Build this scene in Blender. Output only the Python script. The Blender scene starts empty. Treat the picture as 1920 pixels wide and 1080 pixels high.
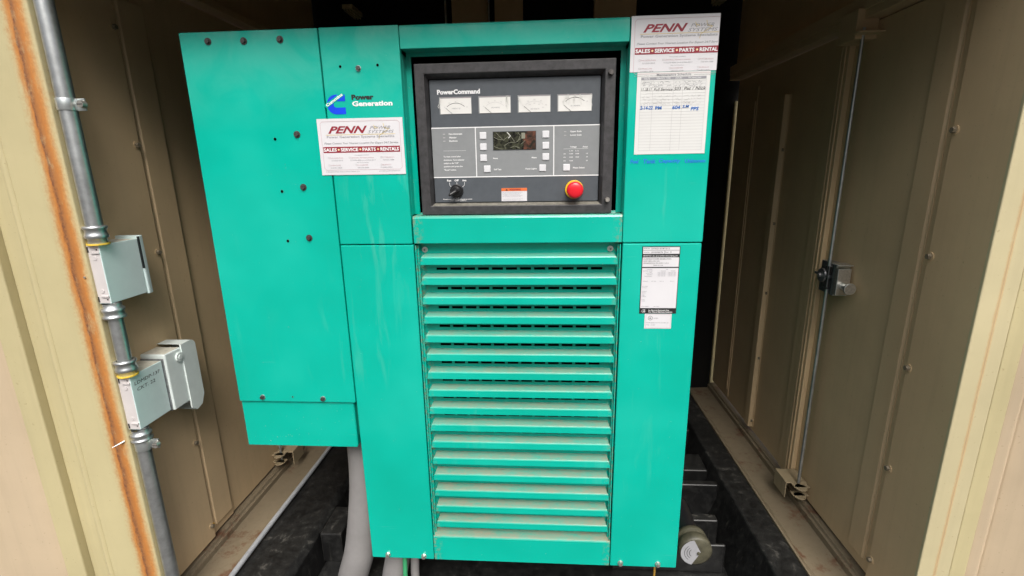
import bpy, bmesh, math, random
from mathutils import Matrix, Vector
random.seed(7)
sc = bpy.context.scene
col = sc.collection

# ---------------------------------------------------------------- camera
cam_data = bpy.data.cameras.new('camera')
cam = bpy.data.objects.new('camera', cam_data); col.objects.link(cam)
cam_data.sensor_fit = 'HORIZONTAL'; cam_data.sensor_width = 36.0
cam_data.lens = 905.7 / 1920 * 36.0
cam_data.clip_start = 0.01; cam_data.clip_end = 400
r_ = (0.997929354, 0.0622602096, -0.016145322)
d_ = (-0.000516521719, -0.24325188, -0.969963018)
f_ = (-0.0643174808, 0.967962907, -0.242716033)
cam.matrix_world = Matrix(((r_[0], -d_[0], -f_[0], 0), (r_[1], -d_[1], -f_[1], -1.0), (r_[2], -d_[2], -f_[2], 0.98), (0, 0, 0, 1)))
sc.camera = cam

# ---------------------------------------------------------------- sky and sun (soft overcast)
world = bpy.data.worlds.new('World'); sc.world = world; world.use_nodes = True
wn = world.node_tree; wn.nodes.clear()
SUN_EL, SUN_AZ = 48, 168       # azimuth from +Y clockwise: sun stands behind the photographer
sky = wn.nodes.new('ShaderNodeTexSky'); sky.sky_type = 'NISHITA'; sky.sun_disc = False
sky.sun_elevation = math.radians(SUN_EL); sky.sun_rotation = math.radians(SUN_AZ)
sky.air_density = 1.0; sky.dust_density = 4.0; sky.ozone_density = 0.6
hs = wn.nodes.new('ShaderNodeHueSaturation'); hs.inputs['Saturation'].default_value = 0.35
bg = wn.nodes.new('ShaderNodeBackground'); bg.inputs['Strength'].default_value = 0.15
wo = wn.nodes.new('ShaderNodeOutputWorld')
wn.links.new(sky.outputs[0], hs.inputs['Color']); tcw = wn.nodes.new('ShaderNodeTexCoord'); sxw = wn.nodes.new('ShaderNodeSeparateXYZ'); rpw = wn.nodes.new('ShaderNodeValToRGB')
rpw.color_ramp.elements[0].position = 0.0; rpw.color_ramp.elements[0].color = (.05, .05, .05, 1); e_ = rpw.color_ramp.elements.new(.28); e_.color = (.26, .26, .26, 1)   # sky dimmed far more than overcast towards the horizon, to darken the upper walls
rpw.color_ramp.elements[2].position = .65; rpw.color_ramp.elements[2].color = (1, 1, 1, 1)
mxw = wn.nodes.new('ShaderNodeMix'); mxw.data_type = 'RGBA'; mxw.blend_type = 'MULTIPLY'; mxw.inputs[0].default_value = 1
wn.links.new(tcw.outputs['Generated'], sxw.inputs[0]); wn.links.new(sxw.outputs['Z'], rpw.inputs[0])
wn.links.new(hs.outputs[0], mxw.inputs[6]); wn.links.new(rpw.outputs[0], mxw.inputs[7]); wn.links.new(mxw.outputs[2], bg.inputs['Color']); wn.links.new(bg.outputs[0], wo.inputs['Surface'])
sd = bpy.data.lights.new('sun', 'SUN'); sd.energy = 1.35; sd.angle = math.radians(30); sd.color = (1.0, 0.96, 0.9)
sun = bpy.data.objects.new('sun', sd); col.objects.link(sun)
el, az = math.radians(SUN_EL), math.radians(SUN_AZ)
sdir = Vector((math.sin(az) * math.cos(el), math.cos(az) * math.cos(el), math.sin(el)))
sun.rotation_euler = sdir.to_track_quat('Z', 'Y').to_euler()
sun.location = sdir * 8
sc.view_settings.view_transform = 'Standard'; sc.view_settings.look = 'None'
sc.view_settings.gamma = 1.0; sc.view_settings.exposure = 0.76
sc.view_settings.use_curve_mapping = False

# ---------------------------------------------------------------- materials
def nodemat(name):
    m = bpy.data.materials.new(name); m.use_nodes = True
    nt = m.node_tree; b = nt.nodes['Principled BSDF']
    return m, nt, b

def N(nt, typ, **kw):
    n = nt.nodes.new(typ)
    for k, v in kw.items(): setattr(n, k, v)
    return n

def noise(nt, scale, detail=4, rough=.6, vec=None, dist=0):
    n = N(nt, 'ShaderNodeTexNoise'); n.inputs['Scale'].default_value = scale
    n.inputs['Detail'].default_value = detail; n.inputs['Roughness'].default_value = rough
    n.inputs['Distortion'].default_value = dist
    if vec is not None: nt.links.new(vec, n.inputs['Vector'])
    return n

def ramp(nt, src, stops):
    r = N(nt, 'ShaderNodeValToRGB'); e = r.color_ramp.elements
    while len(e) < len(stops): e.new(0.5)
    for i, (p, c) in enumerate(stops):
        e[i].position = p; e[i].color = c if len(c) == 4 else (*c, 1)
    nt.links.new(src, r.inputs[0]); return r

def mixc(nt, fac, a, b, mode='MIX'):
    m = N(nt, 'ShaderNodeMix', data_type='RGBA', blend_type=mode)
    if isinstance(fac, float): m.inputs[0].default_value = fac
    else: nt.links.new(fac, m.inputs[0])
    for s, v in ((6, a), (7, b)):
        if isinstance(v, tuple): m.inputs[s].default_value = (*v, 1) if len(v) == 3 else v
        else: nt.links.new(v, m.inputs[s])
    return m.outputs[2]

def worldpos(nt, scale=(1, 1, 1)):
    g = N(nt, 'ShaderNodeNewGeometry'); mp = N(nt, 'ShaderNodeMapping')
    mp.inputs['Scale'].default_value = scale
    nt.links.new(g.outputs['Position'], mp.inputs['Vector']); return g, mp.outputs[0]

def bump(nt, b, src, strength, dist):
    bp = N(nt, 'ShaderNodeBump'); bp.inputs['Strength'].default_value = strength; bp.inputs['Distance'].default_value = dist
    nt.links.new(src, bp.inputs['Height']); nt.links.new(bp.outputs[0], b.inputs['Normal'])

def simple(name, c, rough=.5, metal=0., coat=0., var=.12, vscale=25, emis=None, bmp=0, spec=.5):
    m, nt, b = nodemat(name)
    g, v = worldpos(nt)
    n = noise(nt, vscale, 5, .65, v)
    lo = tuple(x * (1 - var) for x in c); hi = tuple(min(1, x * (1 + var)) for x in c)
    r = ramp(nt, n.outputs[0], [(.3, lo), (.7, hi)])
    nt.links.new(r.outputs[0], b.inputs['Base Color'])
    b.inputs['Roughness'].default_value = rough; b.inputs['Metallic'].default_value = metal
    b.inputs['Coat Weight'].default_value = coat; b.inputs['Coat Roughness'].default_value = .1
    b.inputs['Specular IOR Level'].default_value = spec
    if bmp:
        n2 = noise(nt, vscale * 8, 3, .6, v); bump(nt, b, n2.outputs[0], bmp, .001)
    return m

def teal_paint(name, dusty):
    m, nt, b = nodemat(name)
    g, v = worldpos(nt)
    big = noise(nt, 3.0, 3, .5, v)
    c0 = ramp(nt, big.outputs[0], [(.28, (0.000, 0.375, 0.275)), (.5, (0.001, 0.43, 0.325)), (.74, (0.014, 0.485, 0.375))]).outputs[0]
    # pale runs, tall and thin, with their own outline
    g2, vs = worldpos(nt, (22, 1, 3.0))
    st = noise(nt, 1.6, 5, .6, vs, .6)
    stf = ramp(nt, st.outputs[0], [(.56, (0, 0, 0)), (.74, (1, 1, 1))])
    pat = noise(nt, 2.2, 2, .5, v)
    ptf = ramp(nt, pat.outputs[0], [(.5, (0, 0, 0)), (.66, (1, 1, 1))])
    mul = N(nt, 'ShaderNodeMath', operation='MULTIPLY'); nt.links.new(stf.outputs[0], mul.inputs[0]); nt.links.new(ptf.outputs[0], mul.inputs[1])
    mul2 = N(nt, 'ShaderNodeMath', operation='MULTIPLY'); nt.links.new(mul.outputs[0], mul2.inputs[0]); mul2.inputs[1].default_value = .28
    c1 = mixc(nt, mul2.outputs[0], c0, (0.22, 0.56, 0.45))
    # soft pale reflection painted into the colour near the cabinet top, broken by noise
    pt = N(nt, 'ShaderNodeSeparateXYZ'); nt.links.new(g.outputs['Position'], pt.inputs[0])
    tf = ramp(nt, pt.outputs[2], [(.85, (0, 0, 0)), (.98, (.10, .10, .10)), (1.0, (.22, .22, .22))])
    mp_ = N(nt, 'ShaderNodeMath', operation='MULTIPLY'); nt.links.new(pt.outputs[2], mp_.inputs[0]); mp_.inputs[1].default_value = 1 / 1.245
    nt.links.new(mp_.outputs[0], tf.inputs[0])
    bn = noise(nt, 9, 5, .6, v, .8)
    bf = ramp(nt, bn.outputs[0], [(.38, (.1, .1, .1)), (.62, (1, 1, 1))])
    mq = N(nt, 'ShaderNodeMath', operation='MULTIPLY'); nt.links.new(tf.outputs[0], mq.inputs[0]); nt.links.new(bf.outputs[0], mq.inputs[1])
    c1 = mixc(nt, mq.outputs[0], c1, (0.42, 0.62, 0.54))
    # fine scuffs and wiping marks
    gs, vsc = worldpos(nt, (1, 1, 1)); rt = N(nt, 'ShaderNodeMapping'); rt.inputs['Rotation'].default_value = (0, .5, 0); rt.inputs['Scale'].default_value = (5, 1, 90)
    nt.links.new(gs.outputs['Position'], rt.inputs['Vector'])
    sc_n = noise(nt, 1.4, 3, .5, rt.outputs[0]); scm = noise(nt, 7, 3, .6, v)
    sf1 = ramp(nt, sc_n.outputs[0], [(.64, (0, 0, 0)), (.70, (.5, .5, .5))]); sf2 = ramp(nt, scm.outputs[0], [(.60, (0, 0, 0)), (.70, (.35, .35, .35))])
    mm5 = N(nt, 'ShaderNodeMath', operation='MULTIPLY'); nt.links.new(sf1.outputs[0], mm5.inputs[0]); nt.links.new(sf2.outputs[0], mm5.inputs[1])
    c1 = mixc(nt, mm5.outputs[0], c1, (0.30, 0.60, 0.50))
    # specks of grit
    sp = noise(nt, 240, 2, .5, v)
    spf = ramp(nt, sp.outputs[0], [(.74, (0, 0, 0)), (.78, (.5, .5, .5))])
    c2 = mixc(nt, spf.outputs[0], c1, (0.45, 0.55, 0.45))
    out = c2
    if dusty:
        sx = N(nt, 'ShaderNodeSeparateXYZ'); nt.links.new(g.outputs['True Normal'], sx.inputs[0])
        up = ramp(nt, sx.outputs['Z'], [(.25, (0, 0, 0)), (.8, (1, 1, 1))])
        gd, vd = worldpos(nt, (.5, 1, 1)); dn = noise(nt, 38, 8, .8, vd)
        df = ramp(nt, dn.outputs[0], [(.32, (.25, .25, .25)), (.62, (1, 1, 1))])
        mm = N(nt, 'ShaderNodeMath', operation='MULTIPLY'); nt.links.new(up.outputs[0], mm.inputs[0]); nt.links.new(df.outputs[0], mm.inputs[1])
        pz = N(nt, 'ShaderNodeSeparateXYZ'); nt.links.new(g.outputs['Position'], pz.inputs[0])
        zf = ramp(nt, pz.outputs[2], [(.1, (.95, .95, .95)), (.85, (.5, .5, .5))])
        mz = N(nt, 'ShaderNodeMath', operation='MULTIPLY'); nt.links.new(mm.outputs[0], mz.inputs[0]); nt.links.new(zf.outputs[0], mz.inputs[1])
        out = mixc(nt, mz.outputs[0], c2, (0.31, 0.29, 0.21))
        # rusty dust gathered at the louvre ends
        px = N(nt, 'ShaderNodeSeparateXYZ'); nt.links.new(g.outputs['Position'], px.inputs[0])
        ab = N(nt, 'ShaderNodeMath', operation='ADD'); nt.links.new(px.outputs[0], ab.inputs[0]); ab.inputs[1].default_value = .0535
        aa = N(nt, 'ShaderNodeMath', operation='ABSOLUTE'); nt.links.new(ab.outputs[0], aa.inputs[0])
        ef = ramp(nt, aa.outputs[0], [(.196, (0, 0, 0)), (.212, (1, 1, 1))])
        en = noise(nt, 90, 4, .7, v)
        enf = ramp(nt, en.outputs[0], [(.48, (0, 0, 0)), (.7, (.8, .8, .8))])
        m3 = N(nt, 'ShaderNodeMath', operation='MULTIPLY'); nt.links.new(ef.outputs[0], m3.inputs[0]); nt.links.new(enf.outputs[0], m3.inputs[1])
        out = mixc(nt, m3.outputs[0], out, (0.30, 0.17, 0.07))
    nt.links.new(out, b.inputs['Base Color'])
    rn = noise(nt, 14, 4, .6, v)
    rr = ramp(nt, rn.outputs[0], [(.3, (.14, .14, .14)), (.75, (.26, .26, .26))])
    nt.links.new(rr.outputs[0], b.inputs['Roughness'])
    b.inputs['Coat Weight'].default_value = .1; b.inputs['Coat Roughness'].default_value = .05; b.inputs['Specular IOR Level'].default_value = .4
    op = noise(nt, 2.6, 3, .5, v)
    bump(nt, b, op.outputs[0], .5, .025)
    return m

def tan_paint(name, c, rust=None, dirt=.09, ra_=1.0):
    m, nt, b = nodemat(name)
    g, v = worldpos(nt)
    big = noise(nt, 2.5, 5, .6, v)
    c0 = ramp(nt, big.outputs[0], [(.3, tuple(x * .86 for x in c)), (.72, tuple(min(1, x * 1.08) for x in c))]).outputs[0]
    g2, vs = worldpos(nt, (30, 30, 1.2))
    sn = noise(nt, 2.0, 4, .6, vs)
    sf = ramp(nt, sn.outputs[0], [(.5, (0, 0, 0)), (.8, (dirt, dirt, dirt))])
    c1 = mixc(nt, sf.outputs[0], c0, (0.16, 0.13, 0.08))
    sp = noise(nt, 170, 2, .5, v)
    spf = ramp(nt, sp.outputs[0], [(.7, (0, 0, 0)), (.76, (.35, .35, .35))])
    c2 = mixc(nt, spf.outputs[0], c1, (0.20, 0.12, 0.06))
    if rust:
        xc, hw = rust       # rust run along a vertical edge, centred on world x = xc
        px = N(nt, 'ShaderNodeSeparateXYZ'); nt.links.new(g.outputs['Position'], px.inputs[0])
        g3, v3 = worldpos(nt, (1, 1, .35))
        wn_ = noise(nt, 34, 9, .8, v3)
        mr = N(nt, 'ShaderNodeMath', operation='MULTIPLY_ADD'); nt.links.new(wn_.outputs[0], mr.inputs[0]); mr.inputs[1].default_value = hw * 1.6; mr.inputs[2].default_value = -hw * .8 - xc
        ad = N(nt, 'ShaderNodeMath', operation='ADD'); nt.links.new(px.outputs[0], ad.inputs[0]); nt.links.new(mr.outputs[0], ad.inputs[1])
        dv = N(nt, 'ShaderNodeMath', operation='MULTIPLY_ADD'); nt.links.new(ad.outputs[0], dv.inputs[0]); dv.inputs[1].default_value = .5 / (hw * 2.2); dv.inputs[2].default_value = .5
        O = (0.50, 0.19, 0.04); D = (0.14, 0.055, 0.032)
        rc = ramp(nt, dv.outputs[0], [(.20, c), (.30, (0.50, 0.30, 0.12)), (.40, O), (.455, D), (.50, (0.22, .09, .04)), (.56, (.36, .14, .04)), (.66, O), (.78, (0.55, .30, .11)), (.9, tuple(min(1, k * 1.05) for k in c))]).outputs[0]
        W = (ra_, ra_, ra_)
        ra0 = ramp(nt, dv.outputs[0], [(.10, (0, 0, 0)), (.33, W), (.74, W), (.95, (0, 0, 0))])
        patch = noise(nt, 55, 6, .8, v3)
        pf = ramp(nt, patch.outputs[0], [(.30, (.45, .45, .45)), (.46, (1, 1, 1))])
        mz = N(nt, 'ShaderNodeMath', operation='MULTIPLY'); nt.links.new(ra0.outputs[0], mz.inputs[0]); nt.links.new(pf.outputs[0], mz.inputs[1]); ra = mz
        fine = noise(nt, 130, 6, .75, v)
        rc2 = mixc(nt, ramp(nt, fine.outputs[0], [(.42, (0, 0, 0)), (.62, (.75, .75, .75))]).outputs[0], rc, (0.40, .17, .05))
        c2 = mixc(nt, ra.outputs[0], c2, rc2)
    nt.links.new(c2, b.inputs['Base Color'])
    if name.endswith('grimy'):
        bl = noise(nt, 9, 8, .75, v)
        c2 = mixc(nt, ramp(nt, bl.outputs[0], [(.56, (0, 0, 0)), (.64, (.8, .8, .8))]).outputs[0], c2, (0.13, 0.05, 0.025))
        nt.links.new(c2, b.inputs['Base Color'])
    rn = noise(nt, 30, 4, .6, v)
    rr = ramp(nt, rn.outputs[0], [(.3, (.42, .42, .42)), (.7, (.6, .6, .6))])
    nt.links.new(rr.outputs[0], b.inputs['Roughness'])
    n2 = noise(nt, 6, 3, .6, v); bump(nt, b, n2.outputs[0], .3, .006)
    return m

def black_dusty(name):
    m, nt, b = nodemat(name)
    g, v = worldpos(nt)
    n = noise(nt, 40, 8, .75, v, .4)
    big = noise(nt, 5, 3, .6, v)
    sx = N(nt, 'ShaderNodeSeparateXYZ'); nt.links.new(g.outputs['Normal'], sx.inputs[0])
    a = N(nt, 'ShaderNodeMath', operation='MULTIPLY_ADD'); nt.links.new(sx.outputs['Z'], a.inputs[0]); a.inputs[1].default_value = .12; nt.links.new(n.outputs[0], a.inputs[2])
    bb = N(nt, 'ShaderNodeMath', operation='MULTIPLY_ADD'); nt.links.new(big.outputs[0], bb.inputs[0]); bb.inputs[1].default_value = .35; nt.links.new(a.outputs[0], bb.inputs[2])
    r = ramp(nt, bb.outputs[0], [(.66, (.006, .006, .006)), (.88, (.02, .02, .019)), (1.05, (.09, .085, .075))])
    g4, v4 = worldpos(nt, (60, 60, 1.6)); dr_ = noise(nt, 1.5, 5, .7, v4)
    drf = ramp(nt, dr_.outputs[0], [(.60, (0, 0, 0)), (.72, (.5, .5, .5))])
    vz = N(nt, 'ShaderNodeMath', operation='ABSOLUTE'); nt.links.new(sx.outputs['Z'], vz.inputs[0])
    vf = ramp(nt, vz.outputs[0], [(.3, (1, 1, 1)), (.6, (0, 0, 0))])
    vm = N(nt, 'ShaderNodeMath', operation='MULTIPLY'); nt.links.new(drf.outputs[0], vm.inputs[0]); nt.links.new(vf.outputs[0], vm.inputs[1])
    nt.links.new(mixc(nt, vm.outputs[0], r.outputs[0], (.12, .115, .095)), b.inputs['Base Color'])
    b.inputs['Roughness'].default_value = .42
    bump(nt, b, n.outputs[0], .3, .002)
    return m

M = {}
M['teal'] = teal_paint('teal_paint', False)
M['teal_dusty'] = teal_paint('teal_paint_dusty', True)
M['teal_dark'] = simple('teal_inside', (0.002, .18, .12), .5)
M['tan'] = tan_paint('tan_paint', (0.62, 0.455, 0.265))
M['tan_guide'] = tan_paint('tan_paint_bracket', (0.38, 0.30, 0.185), None, .3)
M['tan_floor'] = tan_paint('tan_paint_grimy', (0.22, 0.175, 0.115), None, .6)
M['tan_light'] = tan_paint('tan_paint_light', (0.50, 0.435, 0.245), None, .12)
M['tan_rust'] = tan_paint('tan_paint_rusted', (0.51, 0.445, 0.25), (-.946, .0165), .06)
M['tan_rust_faint'] = tan_paint('tan_paint_faint_rust', (0.52, 0.455, 0.275), (.8165 * .982, .0035), .1, ra_=.4)
M['pink_tan'] = tan_paint('pinkish_tan_paint', (0.53, 0.42, 0.285), None, .1)
M['black'] = black_dusty('black_steel')
M['dark'] = simple('bulkhead_black', (.010, .009, .008), .9, spec=.2)
M['void'] = simple('hole_black', (.002, .002, .002), 1.0, spec=0)
M['galv'] = simple('galvanised_steel', (.56, .58, .58), .38, .9, var=.22, vscale=30)
M['zinc'] = simple('zinc_plate', (.66, .70, .69), .3, .85, var=.15, vscale=60)
M['steel_dark'] = simple('weathered_bolt_steel', (.11, .10, .095), .45, .7, var=.3, vscale=200)
M['bolt_bright'] = simple('bright_bolt_steel', (.55, .52, .47), .35, .8, var=.25, vscale=200)
M['wall_bolt'] = simple('painted_wall_bolt', (.22, .185, .13), .5, .2)
M['latch'] = simple('latch_steel', (.32, .32, .33), .35, .8, var=.3, vscale=120)
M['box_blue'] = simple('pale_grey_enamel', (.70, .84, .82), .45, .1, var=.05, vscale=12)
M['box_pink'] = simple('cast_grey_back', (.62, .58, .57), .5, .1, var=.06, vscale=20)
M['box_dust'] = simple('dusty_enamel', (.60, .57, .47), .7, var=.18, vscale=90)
M['cover'] = simple('pale_cover_plastic', (.72, .79, .76), .4, var=.05, vscale=30)
M['yellow_ring'] = simple('yellow_gasket', (.75, .52, .06), .5)
M['white'] = simple('sticker_white', (.68, .67, .69), .35, var=.03, vscale=10, spec=.5)
M['paper'] = simple('paper_white', (.68, .68, .66), .6, var=.04, vscale=10)
M['cream'] = simple('meter_face', (.74, .73, .70), .4, var=.04)
M['panel_dark'] = simple('faceplate_dark_grey', (.078, .088, .10), .42, var=.08, vscale=60)
M['panel_light'] = simple('faceplate_mid_grey', (.235, .245, .25), .42, var=.05, vscale=60)
M['bezel'] = simple('bezel_charcoal', (.052, .050, .052), .42, .2, var=.35, vscale=70, bmp=.3)
M['bezel_dust'] = simple('dusty_ledge', (.18, .17, .14), .8, var=.35, vscale=120)
M['button'] = simple('button_light_grey', (.66, .66, .68), .45, var=.04)
_m, _nt, _b = nodemat('display_glass'); _g, _v = worldpos(_nt); _n = noise(_nt, 110, 4, .6, _v, 1.2)
_nt.links.new(ramp(_nt, _n.outputs[0], [(.40, (.012, .012, .010)), (.60, (.06, .062, .04))]).outputs[0], _b.inputs['Base Color']); _b.inputs['Roughness'].default_value = .12; M['lcd'] = _m
_m, _nt, _b = nodemat('display_brown_stain'); _g, _v = worldpos(_nt); _n = noise(_nt, 75, 3, .6, _v, .5)
_nt.links.new(ramp(_nt, _n.outputs[0], [(.38, (.018, .019, .014)), (.52, (.07, .035, .025)), (.68, (.17, .065, .04))]).outputs[0], _b.inputs['Base Color']); _b.inputs['Roughness'].default_value = .2; M['lcd_rust'] = _m
M['film'] = simple('wrinkled_film', (.78, .78, .74), .15, var=.1, spec=.8)
M['film_dim'] = simple('wrinkled_film_dim', (.26, .26, .20), .2, var=.2)
M['pwhite'] = simple('print_white', (.82, .82, .82), .5, var=.02)
M['pblack'] = simple('print_black', (.015, .015, .015), .5)
M['pgrey'] = simple('print_grey', (.28, .28, .30), .5)
M['pline'] = simple('print_line_grey', (.45, .44, .44), .5)
M['pred'] = simple('print_dark_red', (.28, .018, .035), .5)
M['ppink'] = simple('print_pinkish_line', (.52, .36, .38), .5)
M['pyellow'] = simple('print_yellow', (.68, .52, .14), .5)
M['pcream'] = simple('print_cream_dot', (.85, .66, .36), .5)
M['pblue'] = simple('logo_blue', (.0, .055, .72), .4)
M['ink_blue'] = simple('ink_blue', (.02, .14, .46), .5)
M['marker_blue'] = simple('marker_blue', (.0, .20, .60), .5)
M['orange'] = simple('warning_orange', (.72, .16, .04), .5)
M['red'] = simple('stop_red', (.72, .012, .025), .32, coat=.3, var=.04)
M['yellow'] = simple('stop_yellow', (.82, .50, .02), .4, var=.04)
M['knob'] = simple('knob_black', (.012, .012, .013), .3, coat=.3)
M['knob_mark'] = simple('knob_line_grey', (.22, .22, .22), .4)
M['duct'] = simple('grey_plastic_duct', (.24, .23, .225), .6, var=.12, vscale=9)
M['cable_grey'] = simple('cable_grey', (.34, .35, .36), .5)
M['decal_grey'] = simple('decal_pale_grey', (.42, .42, .44), .4, .2)
M['wire'] = simple('green_wire', (.05, .36, .15), .45)
M['olive'] = simple('olive_cap', (.075, .07, .045), .5, var=.4, vscale=40)
M['wire_yellow'] = simple('amber_wire', (.42, .24, .04), .5)
M['concrete'] = simple('gravel_ground', (.065, .06, .055), .9, var=.18, vscale=3)

# ---------------------------------------------------------------- mesh tools
_tc = {}
def text_geo(body, extra=0.0, shear=0.0, res=2):
    key = (body, extra, shear)
    if key in _tc: return _tc[key]
    cu = bpy.data.curves.new('t', 'FONT'); cu.body = body; cu.size = 1; cu.shear = shear
    cu.resolution_u = res; cu.offset = extra; cu.fill_mode = 'FRONT'
    o = bpy.data.objects.new('t', cu); col.objects.link(o)
    bpy.context.view_layer.update()
    me = bpy.data.meshes.new_from_object(o.evaluated_get(bpy.context.evaluated_depsgraph_get()))
    vs = [v.co.copy() for v in me.vertices]; fs = [tuple(p.vertices) for p in me.polygons]
    bpy.data.objects.remove(o); bpy.data.curves.remove(cu); bpy.data.meshes.remove(me)
    _tc[key] = (vs, fs); return _tc[key]

class MB:
    def __init__(s): s.v = []; s.f = []; s.m = []; s.sm = []; s.mats = []
    def mi(s, mat):
        if mat not in s.mats: s.mats.append(mat)
        return s.mats.index(mat)
    def face(s, pts, mat, smooth=False):
        b = len(s.v); s.v += [Vector(p) for p in pts]
        s.f.append(tuple(range(b, b + len(pts)))); s.m.append(s.mi(mat)); s.sm.append(smooth)
    def add(s, vs, fs, mat, smooth=False):
        b = len(s.v); s.v += [Vector(p) for p in vs]
        for f in fs:
            s.f.append(tuple(b + i for i in f)); s.m.append(s.mi(mat)); s.sm.append(smooth)
    def box(s, x0, x1, y0, y1, z0, z1, mat, top=None):
        vs = [(x, y, z) for x in (x0, x1) for y in (y0, y1) for z in (z0, z1)]
        fs = [(0, 1, 3, 2), (4, 6, 7, 5), (0, 4, 5, 1), (2, 3, 7, 6), (0, 2, 6, 4), (1, 5, 7, 3)]
        if top is None: s.add(vs, fs, mat)
        else: s.add(vs, fs[:5], mat); s.add(vs, fs[5:], top)
        return s
    def prism(s, prof, axis, a0, a1, mat, cap=True):
        """prof: list of 2D points in the two other axes (cyclic order x,y,z without axis)"""
        n = len(prof)
        def P(p, a):
            if axis == 'x': return (a, p[0], p[1])
            if axis == 'y': return (p[0], a, p[1])
            return (p[0], p[1], a)
        vs = [P(p, a0) for p in prof] + [P(p, a1) for p in prof]
        fs = [(i, (i + 1) % n, n + (i + 1) % n, n + i) for i in range(n)]
        if cap: fs += [tuple(range(n))[::-1], tuple(range(n, 2 * n))]
        s.add(vs, fs, mat); return s
    def cyl(s, p0, p1, r0, mat, r1=None, n=20, caps=True, capmat=None):
        if r1 is None: r1 = r0
        p0, p1 = Vector(p0), Vector(p1); ax = (p1 - p0).normalized()
        u = ax.orthogonal().normalized(); w = ax.cross(u)
        vs = []
        for p, r in ((p0, r0), (p1, r1)):
            for i in range(n):
                t = 2 * math.pi * i / n; vs.append(p + (u * math.cos(t) + w * math.sin(t)) * r)
        s.add(vs, [(i, (i + 1) % n, n + (i + 1) % n, n + i) for i in range(n)], mat, True)
        if caps:
            b = capmat or mat
            s.add(vs[:n], [tuple(range(n))[::-1]], b); s.add(vs[n:], [tuple(range(n))], b)
        return s
    def lathe(s, p0, axis, prof, mat, n=28):
        """prof list of (dist along axis, radius)"""
        p0 = Vector(p0); ax = Vector(axis).normalized(); u = ax.orthogonal().normalized(); w = ax.cross(u); vs = []
        for d, r in prof:
            for i in range(n):
                t = 2 * math.pi * i / n; vs.append(p0 + ax * d + (u * math.cos(t) + w * math.sin(t)) * max(r, 1e-5))
        fs = []
        for k in range(len(prof) - 1):
            for i in range(n):
                fs.append((k * n + i, k * n + (i + 1) % n, (k + 1) * n + (i + 1) % n, (k + 1) * n + i))
        s.add(vs, fs, mat, True); return s
    def tube(s, pts, r, mat, n=14):
        pts = [Vector(p) for p in pts]; rings = []
        ref = Vector((0, 1, 0.01)).normalized(); vs = []
        for i, p in enumerate(pts):
            t = (pts[min(i + 1, len(pts) - 1)] - pts[max(i - 1, 0)]).normalized()
            u = t.cross(ref)
            if u.length < .05: u = t.cross(Vector((1, 0, 0)))
            u.normalize(); w = t.cross(u)
            for k in range(n):
                a = 2 * math.pi * k / n; vs.append(p + (u * math.cos(a) + w * math.sin(a)) * r)
        fs = []
        for i in range(len(pts) - 1):
            for k in range(n): fs.append((i * n + k, i * n + (k + 1) % n, (i + 1) * n + (k + 1) % n, (i + 1) * n + k))
        s.add(vs, fs, mat, True)
        m = len(pts) - 1
        s.add(vs[:n], [tuple(range(n))], mat); s.add(vs[m * n:], [tuple(range(n))[::-1]], mat)
        return s
    def hexbolt(s, p, axis, r, h, mat, washer=0, wmat=None):
        p = Vector(p); ax = Vector(axis).normalized()
        if washer: s.cyl(p, p + ax * .0012, washer, wmat or mat, n=20); p = p + ax * .0012
        s.cyl(p, p + ax * h, r, mat, r1=r * .92, n=6)
        s.sm[-8:] = [False] * 8
        return s
    # --- flat printing on the plane y = const (facing the camera side, -y)
    def rect(s, x0, x1, z0, z1, y, mat): s.face([(x0, y, z0), (x1, y, z0), (x1, y, z1), (x0, y, z1)], mat); return s
    def line(s, pts, w, y, mat):
        for (a, b) in zip(pts[:-1], pts[1:]):
            dx, dz = b[0] - a[0], b[1] - a[1]; L = math.hypot(dx, dz) or 1e-6
            nx, nz = -dz / L * w / 2, dx / L * w / 2; ex, ez = dx / L * w * .3, dz / L * w * .3
            s.face([(a[0] - nx - ex, y, a[1] - nz - ez), (b[0] - nx + ex, y, b[1] - nz + ez), (b[0] + nx + ex, y, b[1] + nz + ez), (a[0] + nx - ex, y, a[1] + nz - ez)], mat)
        return s
    def disc(s, x, z, r, y, mat, n=24, rz=None):
        s.face([(x + r * math.cos(2 * math.pi * i / n), y, z + (rz or r) * math.sin(2 * math.pi * i / n)) for i in range(n)], mat); return s
    def ring(s, x, z, r, w, y, mat, a0=0, a1=360, n=28):
        pts = [(x + r * math.cos(math.radians(a0 + (a1 - a0) * i / n)), z + r * math.sin(math.radians(a0 + (a1 - a0) * i / n))) for i in range(n + 1)]
        return s.line(pts, w, y, mat)
    def text(s, body, x, z, h, y, mat, w=None, bold=0.0, shear=0.0, align='L', rot=0.0, xmax=None, frame=None):
        """x, z: baseline start; h: capital height; w: full width of the line"""
        vs, fs = text_geo(body, bold, shear)
        if not vs: return s
        x0 = min(v.x for v in vs); x1 = max(v.x for v in vs)
        sz = h / 0.70; sx = (w / (x1 - x0)) if w else sz
        W = (x1 - x0) * sx
        ox = {'L': 0, 'C': -W / 2, 'R': -W}[align]
        cr, sr = math.cos(rot), math.sin(rot)
        out = []
        for v in vs:
            lx, lz = (v.x - x0) * sx + ox, v.y * sz
            px, pz = x + lx * cr - lz * sr, z + lx * sr + lz * cr
            out.append(frame(px, pz) if frame else (px if xmax is None else min(px, xmax), y, pz))
        s.add(out, fs, mat); return s
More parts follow.
